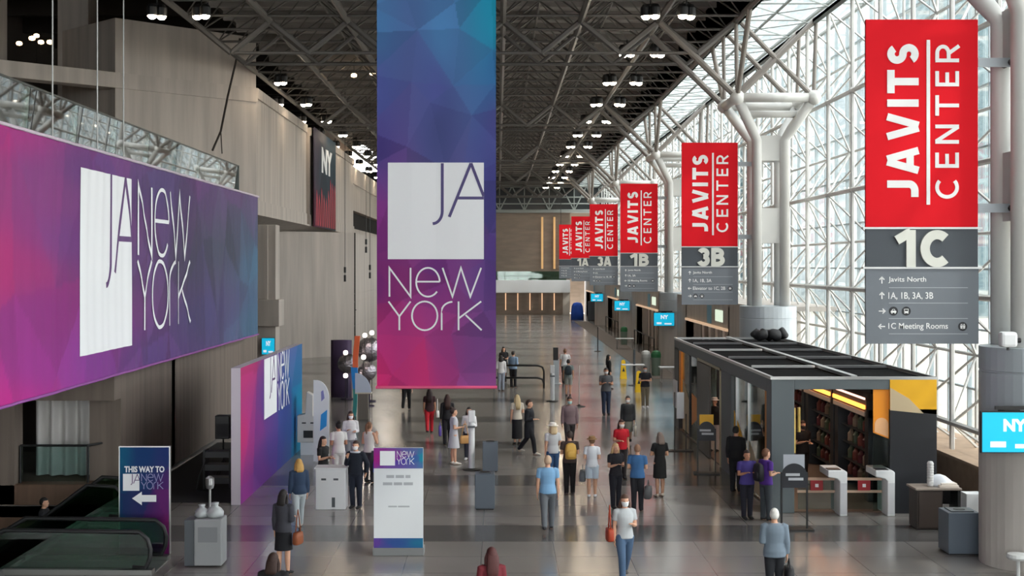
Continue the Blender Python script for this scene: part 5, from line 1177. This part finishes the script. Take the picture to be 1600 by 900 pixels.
    def sleeves(m, o, frac):
        for sd, sh, el, wr in arms_:
            if frac <= 0: continue
            a = sh + Vector((-sd * .05, 0, .012))
            if frac <= 1: m.tube([a, sh, sh.lerp(el, .5 * frac), sh.lerp(el, frac)], [.05 + o, .06 + o, .054 + o, .054 + o], 12)
            else: m.tube([a, sh, sh.lerp(el, .5), el, el.lerp(wr, .45), el.lerp(wr, .9)], [.05 + o, .06 + o, .052 + o, .047 + o, .043 + o, .034 + o], 12)
    fr = {'short': .62, 'long': 2, 'none': 0, 'cap': .35}[sleeve]
    if kind_b in ('trousers', 'shorts') and bottom:
        m = MB(); m.stack([(0, 0, .80, .13, .10), (0, 0, .86, .172 * fw, .12), (0, .004, .93, .183 * fw, .132), (0, 0, 1.02, .168 * fw, .122), (0, 0, 1.05, .16 * fw, .115)], 18)
        for hp, kn, an in legs:
            if kind_b == 'trousers': m.tube([hp + Vector((0, 0, .02)), hp.lerp(kn, .45), kn, kn.lerp(an, .5), an + Vector((0, 0, -.02))], [.108, .096, .076, .07, .062], 12)
            else: m.tube([hp + Vector((0, 0, .02)), hp.lerp(kn, .45), hp.lerp(kn, .85)], [.112, .106, .1], 12)
        T(m).build('trousers' if kind_b == 'trousers' else 'shorts', cloth(bottom), P, local=True, remesh=.014)
    if kind_b in ('skirt', 'dress', 'longskirt'):
        zl = .5 if kind_b != 'longskirt' else .2
        m = MB(); spread_ = max(0, abs(legs[0][1].y - legs[1][1].y)) * .5
        m.stack([(0, 0, zl, .2 * fw, .17 + spread_), (0, 0, .66, .192 * fw, .155 + spread_ * .6), (0, 0, .82, .19 * fw, .14), (0, .004, .93, .184 * fw, .134), (0, 0, 1.02, .166 * fw, .12), (0, -.002, 1.08, .153 * fw, .114)], 20)
        if kind_b == 'dress': m.stack(torso_cloth(.014, 1.0), 18); sleeves(m, .008, fr)
        T(m).build('dress' if kind_b == 'dress' else 'skirt', cloth(bottom), P, local=True, remesh=.014)
    if top and kind_b != 'dress':
        m = MB(); m.stack(torso_cloth(.02, torso_len, flare=.006), 18); sleeves(m, .01, fr)
        T(m).build('shirt' if not coat else 'inner_shirt', cloth(top), P, local=True, remesh=.014)
    if coat:
        m = MB(); zl = coat[1]; m.stack([(0, .005, zl, .2 * fw, .15), (0, .005, max(zl + .03, .84), .2 * fw, .148)] + torso_cloth(.032, .88, 1.42), 18); sleeves(m, .018, 2)
        T(m).build('jacket', cloth(coat[0]), P, local=True, remesh=.016)
    if shoes:
        for hp, kn, an in legs:
            m = MB(); m.tube([an + Vector((0, .06, -.04)), an + Vector((0, .03, -.022)), an + Vector((0, -.02, -.018)), an + Vector((0, -.09, -.035)), an + Vector((0, -.17, -.045)), an + Vector((0, -.195, -.052))], [(.022, .022), (.042, .045), (.05, .05), (.034, .052), (.024, .042), (.012, .02)], 12, ref=(0, 0, 1)); T(m).build('shoe', cloth(shoes), P, local=True, smooth=True)
    P['dz'] = dz
    return P

def held(P, name, label, cat, kind, off, c):
    """a bag carried by a person: built at its own place beside them (off in the person's own axes)"""
    s = P.scale[0]; R = Matrix.Rotation(P.rotation_euler.z, 3, 'Z'); base = Vector(P.location)
    q = lambda v: base + R @ (Vector(v) * s)
    c_ = mat('bag_%d_%d_%d' % c, c, .6); o = Vector(off); loc = q(o)
    t = thing(name, label, cat, tuple(loc))
    mb = MB(); b2 = MB()
    if kind == 'backpack':
        mb.rings([[q(o + Vector((rx * math.copysign(abs(math.cos(a)) ** .6, math.cos(a)), ry * math.copysign(abs(math.sin(a)) ** .6, math.sin(a)), z))) for a in [j * PI / 10 for j in range(20)]] for z, rx, ry in ((0, .11, .05), (.03, .15, .085), (.25, .155, .09), (.38, .13, .075), (.43, .06, .03))])
        b2.rings([[q(o + Vector((rx * math.cos(a), .085 + ry * math.sin(a), z))) for a in [j * PI / 8 for j in range(16)]] for z, rx, ry in ((.05, .07, .02), (.08, .1, .035), (.2, .1, .035), (.24, .06, .02))]); nm2 = 'pocket'
    else:
        w, d, hh = {'tote': (.17, .05, .34), 'shoulder': (.15, .07, .24), 'big': (.24, .09, .3)}[kind]
        mb.rings([[q(o + Vector((d * k * math.copysign(abs(math.cos(a)) ** .5, math.cos(a)), w * k * math.copysign(abs(math.sin(a)) ** .5, math.sin(a)), z))) for a in [j * PI / 10 for j in range(20)]] for z, k in ((0, .8), (.03, 1), (hh * .7, .97), (hh, .85))])
        st = {'tote': .12, 'shoulder': .45, 'big': .16}[kind]
        b2.tube([q(o + Vector(p)) for p in ((0, -w * .7, hh * .9), (0, -w * .35, hh + st * .6), (0, 0, hh + st), (0, w * .35, hh + st * .6), (0, w * .7, hh * .9))], .012, 6); nm2 = 'strap'
    mb.build('body', c_, t, smooth=True); b2.build(nm2, c_, t, smooth=True)
    return t

p = person(976, 25.9, 1.66, 8, 'person walking toward the camera in a pale grey sweater, blue jeans and face mask', (186, 190, 194), (74, 98, 128), hair=(84, 60, 48), hairlen='mid', mask=(228, 232, 234), sleeve='short', step='walk', arms=('down', 'hold'), shoes=(90, 86, 84), female=True)
held(p, 'shoulder_bag', 'orange red shoulder bag of the person in jeans nearest the camera', 'bag', 'shoulder', (-.30, .0, .78), (176, 66, 40))
p = person(1210, 24.3, 1.65, 175, 'white haired person from behind in a grey blue jacket at the bottom edge', (120, 130, 142), (28, 30, 36), hair=(222, 220, 214), coat=((112, 126, 140), .82), arms=('down', 'bent'), step='lean', torso_len=.86)
held(p, 'handbag', 'black bag at the side of the white haired person', 'bag', 'big', (-.27, -.03, .32), (24, 24, 28))
person(768, 20.9, 1.66, 190, 'person in a dark red top cut off by the bottom edge of the photo', (110, 34, 44), (40, 34, 36), hair=(74, 34, 34), hairlen='long', female=True)
person(427, 20.5, 1.66, 170, 'person in black cut off by the bottom edge at the left', (30, 28, 30), (26, 26, 28), hair=(54, 34, 28), hairlen='mid', sleeve='long')
p = person(443, 26.4, 1.64, 160, 'person in a dark grey top and black skirt at the lower left seen from behind', (60, 60, 68), (22, 22, 28), hair=(34, 28, 28), kind_b='skirt', sleeve='long', arms=('bent', 'down'), hairlen='mid', female=True)
held(p, 'handbag', 'brown handbag of the person in the black skirt at the lower left', 'bag', 'shoulder', (-.30, -.05, .62), (140, 76, 44))
p = person(467, 31.1, 1.6, 200, 'blonde person in a dark blue denim jacket and pale trousers at the lower left', (60, 80, 100), (178, 186, 190), hair=(196, 152, 84), hairlen='mid', coat=((44, 62, 88), .86), step='walk', female=True, shoes=(200, 190, 184))
person(505, 34.8, 1.62, 60, 'person in a black dress with long black hair left of the low white counter', (24, 24, 26), (22, 22, 24), hair=(24, 20, 22), hairlen='long', kind_b='dress', sleeve='short', arms=('hold', 'bent'), female=True)
person(529, 37.2, 1.72, 200, 'person in white with a black hair bun behind the low white counter', (226, 224, 222), (214, 212, 210), hair=(22, 18, 20), hairlen='bun', skin='m', sleeve='short', arms=('bent', 'bent'), female=True)
person(556, 33.6, 1.66, -20, 'person in a navy jacket and trousers right of the low white counter', (214, 220, 230), (28, 34, 50), hair=(60, 44, 36), mask=(236, 232, 232), coat=((26, 32, 46), .84), arms=('phone', 'hip'), step='lean')
p = person(577, 37.6, 1.66, 150, 'person in a white top with brown hair tied up behind the white totem sign', (226, 222, 218), (60, 62, 70), hair=(118, 80, 56), hairlen='tail', sleeve='none', arms=('phone', 'bent'), female=True)
held(p, 'tote_bag', 'bright blue bag beside the person in white behind the white totem sign', 'bag', 'tote', (-.25, -.03, .30), (30, 70, 170))
person(548, 40.2, 1.68, 10, 'person in white with a face mask behind the registration group', (232, 230, 232), (150, 150, 156), hair=(70, 50, 42), hairlen='mid', mask=(240, 238, 240), arms=('hold', 'bent'), sleeve='long', female=True)
person(635, 56.6, 1.75, 175, 'person in black partly hidden by the lower edge of the tall banner', (24, 24, 26), (22, 22, 24), hair=(30, 24, 22), sleeve='long', step='walk')
p = person(671, 48.6, 1.62, 185, 'person with long dark hair and red trousers below the tall banner', (54, 28, 32), (190, 28, 44), hair=(40, 24, 24), hairlen='long', step='walk', skin='m', female=True)
held(p, 'handbag', 'small white handbag of the person in red trousers', 'bag', 'shoulder', (-.3, 0, .6), (232, 230, 228))
p = person(699, 45.5, 1.68, 185, 'person with long brown hair and a black top below the tall banner', (26, 24, 28), (30, 28, 34), hair=(58, 36, 30), hairlen='long', sleeve='long', female=True)
held(p, 'tote_bag', 'violet bag of the person with long brown hair', 'bag', 'tote', (.25, -.03, .30), (110, 88, 186))
p = person(709, 41.0, 1.7, 105, 'person in a loose pale grey dress standing sideways below the tall banner', (200, 200, 208), (198, 198, 206), hair=(54, 38, 34), hairlen='bun', kind_b='dress', sleeve='short', arms=('bent', 'down'), shoes=(220, 214, 206), female=True)
held(p, 'shoulder_bag', 'tan bag in front of the person in the pale grey dress', 'bag', 'shoulder', (-.02, -.34, .62), (200, 150, 92))
person(733, 42.0, 1.62, -10, 'person in a white blouse and navy trousers facing the pale grey dress', (230, 228, 230), (40, 40, 54), hair=(40, 30, 30), hairlen='long', sleeve='long', arms=('hold', 'bent'), shoes=(200, 198, 200), female=True)
person(783, 65.0, 1.7, 175, 'person in a white blouse and pale jeans seen from behind right of the tall banner', (230, 228, 230), (160, 168, 184), hair=(34, 28, 28), hairlen='mid', sleeve='long', arms=('down', 'bent'), female=True)
person(802, 67.0, 1.78, 150, 'person in a light blue shirt and black trousers right of the tall banner', (136, 160, 188), (26, 26, 32), hair=(44, 36, 32), sleeve='long', arms=('bent', 'down'))
person(787, 70.5, 1.78, 5, 'person in a black top behind the person in the white blouse', (28, 26, 30), (34, 32, 36), hair=(36, 28, 26), hairlen='long', arms=('hold', 'bent'), female=True)
person(808, 45.6, 1.66, 195, 'person in a cream blouse and long black skirt beside the long black coat', (206, 196, 182), (24, 22, 26), hair=(206, 182, 140), hairlen='long', kind_b='longskirt', sleeve='short', arms=('bent', 'down'), female=True)
person(827, 43.2, 1.76, 70, 'person in a long black coat walking in the middle of the hall', (24, 24, 30), (22, 22, 28), hair=(62, 44, 36), coat=((22, 24, 32), .55), step='walk', sleeve='long', arms=('bent', 'back'), shoes=(190, 184, 176))
person(883, 69.0, 1.76, 170, 'person in a white shirt and black trousers at the black screen terminal', (236, 236, 238), (22, 22, 26), hair=(120, 84, 60), arms=('phone', 'down'), sleeve='short')
p = person(888, 62.5, 1.68, 178, 'person in a grey green shirt and shorts wearing a dark backpack', (140, 150, 148), (150, 150, 144), hair=(46, 36, 32), kind_b='shorts', shoes=(60, 54, 56))
held(p, 'backpack', 'small dark teal backpack on the person in shorts', 'backpack', 'backpack', (0, .22, 1.0), (36, 50, 58))
person(890, 44.0, 1.78, 5, 'person in a mauve plaid shirt with a pale blue face mask', (128, 108, 112), (62, 58, 60), hair=(60, 44, 38), skin='m', mask=(170, 206, 206), sleeve='long', arms=('down', 'down'), step='walk')
p = person(864, 37.4, 1.66, 190, 'person in a pale top, blue jeans and white cap behind the light blue shirt', (206, 208, 212), (50, 84, 126), hair=(196, 172, 136), hairlen='mid', hat=(234, 228, 222), arms=('bent', 'down'), female=True)
person(856, 30.8, 1.72, 180, 'person in a light blue short sleeved shirt and grey trousers seen from behind', (122, 166, 206), (98, 102, 108), hair=(196, 166, 140), step='walk', arms=('down', 'down'), shoes=(50, 48, 52))
p = person(890, 35.6, 1.66, 185, 'person in black trousers wearing a yellow backpack', (70, 56, 52), (26, 22, 24), hair=(54, 42, 38), sleeve='short', arms=('hold', 'bent'), shoes=(84, 72, 70))
held(p, 'backpack', 'mustard yellow backpack on the person in black trousers', 'backpack', 'backpack', (0, .22, .98), (218, 172, 82))
p = person(925, 35.2, 1.56, 175, 'person in a straw hat, white shirt and pale shorts with white shoes', (216, 220, 228), (190, 204, 218), hair=(120, 88, 62), hat=(146, 112, 76), kind_b='shorts', shoes=(234, 234, 238), arms=('bent', 'bent'), female=True)
held(p, 'tote_bag', 'grey bag of the person in the straw hat', 'bag', 'big', (.27, -.2, .42), (104, 108, 114))
person(947, 54.6, 1.88, 5, 'tall person in a dark grey shirt and navy jeans with a white mask', (84, 84, 88), (40, 50, 72), hair=(54, 44, 40), mask=(230, 228, 228), arms=('hold', 'hold'), skin='m', sleeve='short')
person(951, 66.0, 1.66, 100, 'person with long black hair in black behind the tall person in grey', (24, 22, 24), (26, 24, 26), hair=(20, 18, 18), hairlen='long', sleeve='long', female=True)
person(1008, 57.4, 1.74, 0, 'person in a black shirt and khaki trousers with folded arms and white shoes', (36, 36, 42), (122, 112, 94), hair=(50, 44, 42), mask=(200, 206, 214), arms=('fold', 'fold'), shoes=(238, 236, 236))
p = person(981, 45.5, 1.66, -5, 'person in a dark jacket with a white mask and a grey green dress', (96, 98, 94), (110, 108, 98), hair=(50, 40, 36), mask=(234, 232, 230), coat=((52, 54, 56), .84), kind_b='skirt', arms=('down', 'down'), step='walk', female=True)
held(p, 'tote_bag', 'cream tote bag of the person in the dark jacket', 'bag', 'tote', (.25, -.03, .30), (222, 214, 198))
person(971, 38.2, 1.66, 15, 'person in a red top with a white mask behind the blonde person in black', (196, 26, 44), (50, 44, 48), hair=(64, 40, 36), hairlen='mid', mask=(236, 230, 230), arms=('bent', 'down'), sleeve='short', female=True)
person(962, 33.6, 1.6, 20, 'blonde person in a black dress holding something pale in the middle foreground', (26, 24, 32), (26, 26, 36), hair=(204, 168, 124), hairlen='mid', sleeve='short', arms=('hold', 'hold'), female=True, kind_b='trousers')
p = person(996, 33.2, 1.62, 165, 'person in a blue shirt holding papers beside the blonde person in black', (64, 110, 160), (36, 36, 42), hair=(150, 112, 88), arms=('hold', 'bent'), sleeve='short')
held(p, 'handbag', 'large grey bag carried by the person in the blue shirt', 'bag', 'big', (-.27, -.03, .34), (84, 84, 86))
person(1031, 35.3, 1.66, 200, 'person in a short black dress in front of the black sign stand', (22, 22, 24), (22, 22, 24), hair=(122, 106, 98), hairlen='mid', kind_b='dress', sleeve='short', arms=('bent', 'fold'), shoes=(214, 200, 186), female=True)
person(1167, 32.2, 1.62, 10, 'person in a violet T-shirt and navy trousers facing the camera beside the kiosk pillar', (70, 58, 130), (28, 28, 40), hair=(46, 34, 30), skin='m', arms=('hold', 'hold'))
p = person(1199, 32.0, 1.68, 115, 'person in a purple T-shirt with a black backpack beside the kiosk pillar', (84, 46, 140), (62, 68, 74), hair=(112, 74, 54), arms=('bent', 'bent'), x=X(1197, 32.0))
held(p, 'backpack', 'black backpack on the person in the purple T-shirt', 'backpack', 'backpack', (0, .22, .95), (26, 26, 32))
person(1150, 36.0, 1.74, 150, 'person in black standing against the kiosk side glass', (24, 24, 28), (26, 28, 34), hair=(26, 24, 24), sleeve='long')
person(1254, 37.0, 1.74, 20, 'masked shop worker in black inside the kiosk', (30, 26, 28), (28, 26, 28), hair=(70, 46, 40), mask=(60, 54, 56), arms=('hold', 'bent'), sleeve='short', z0=.03)
person(1118, 43.6, 1.72, -30, 'person in black with a pale cap standing in the kiosk doorway', (30, 28, 30), (206, 196, 192), hair=(120, 84, 70), hat=(226, 216, 212), sleeve='long', z0=.03, x=6.95)
person(75, 32.4, 1.66, 90, 'dark figure riding down the escalator at the far left', (34, 34, 40), (30, 30, 34), hair=(26, 22, 22), sleeve='long', z0=-1.2, x=-10.82)
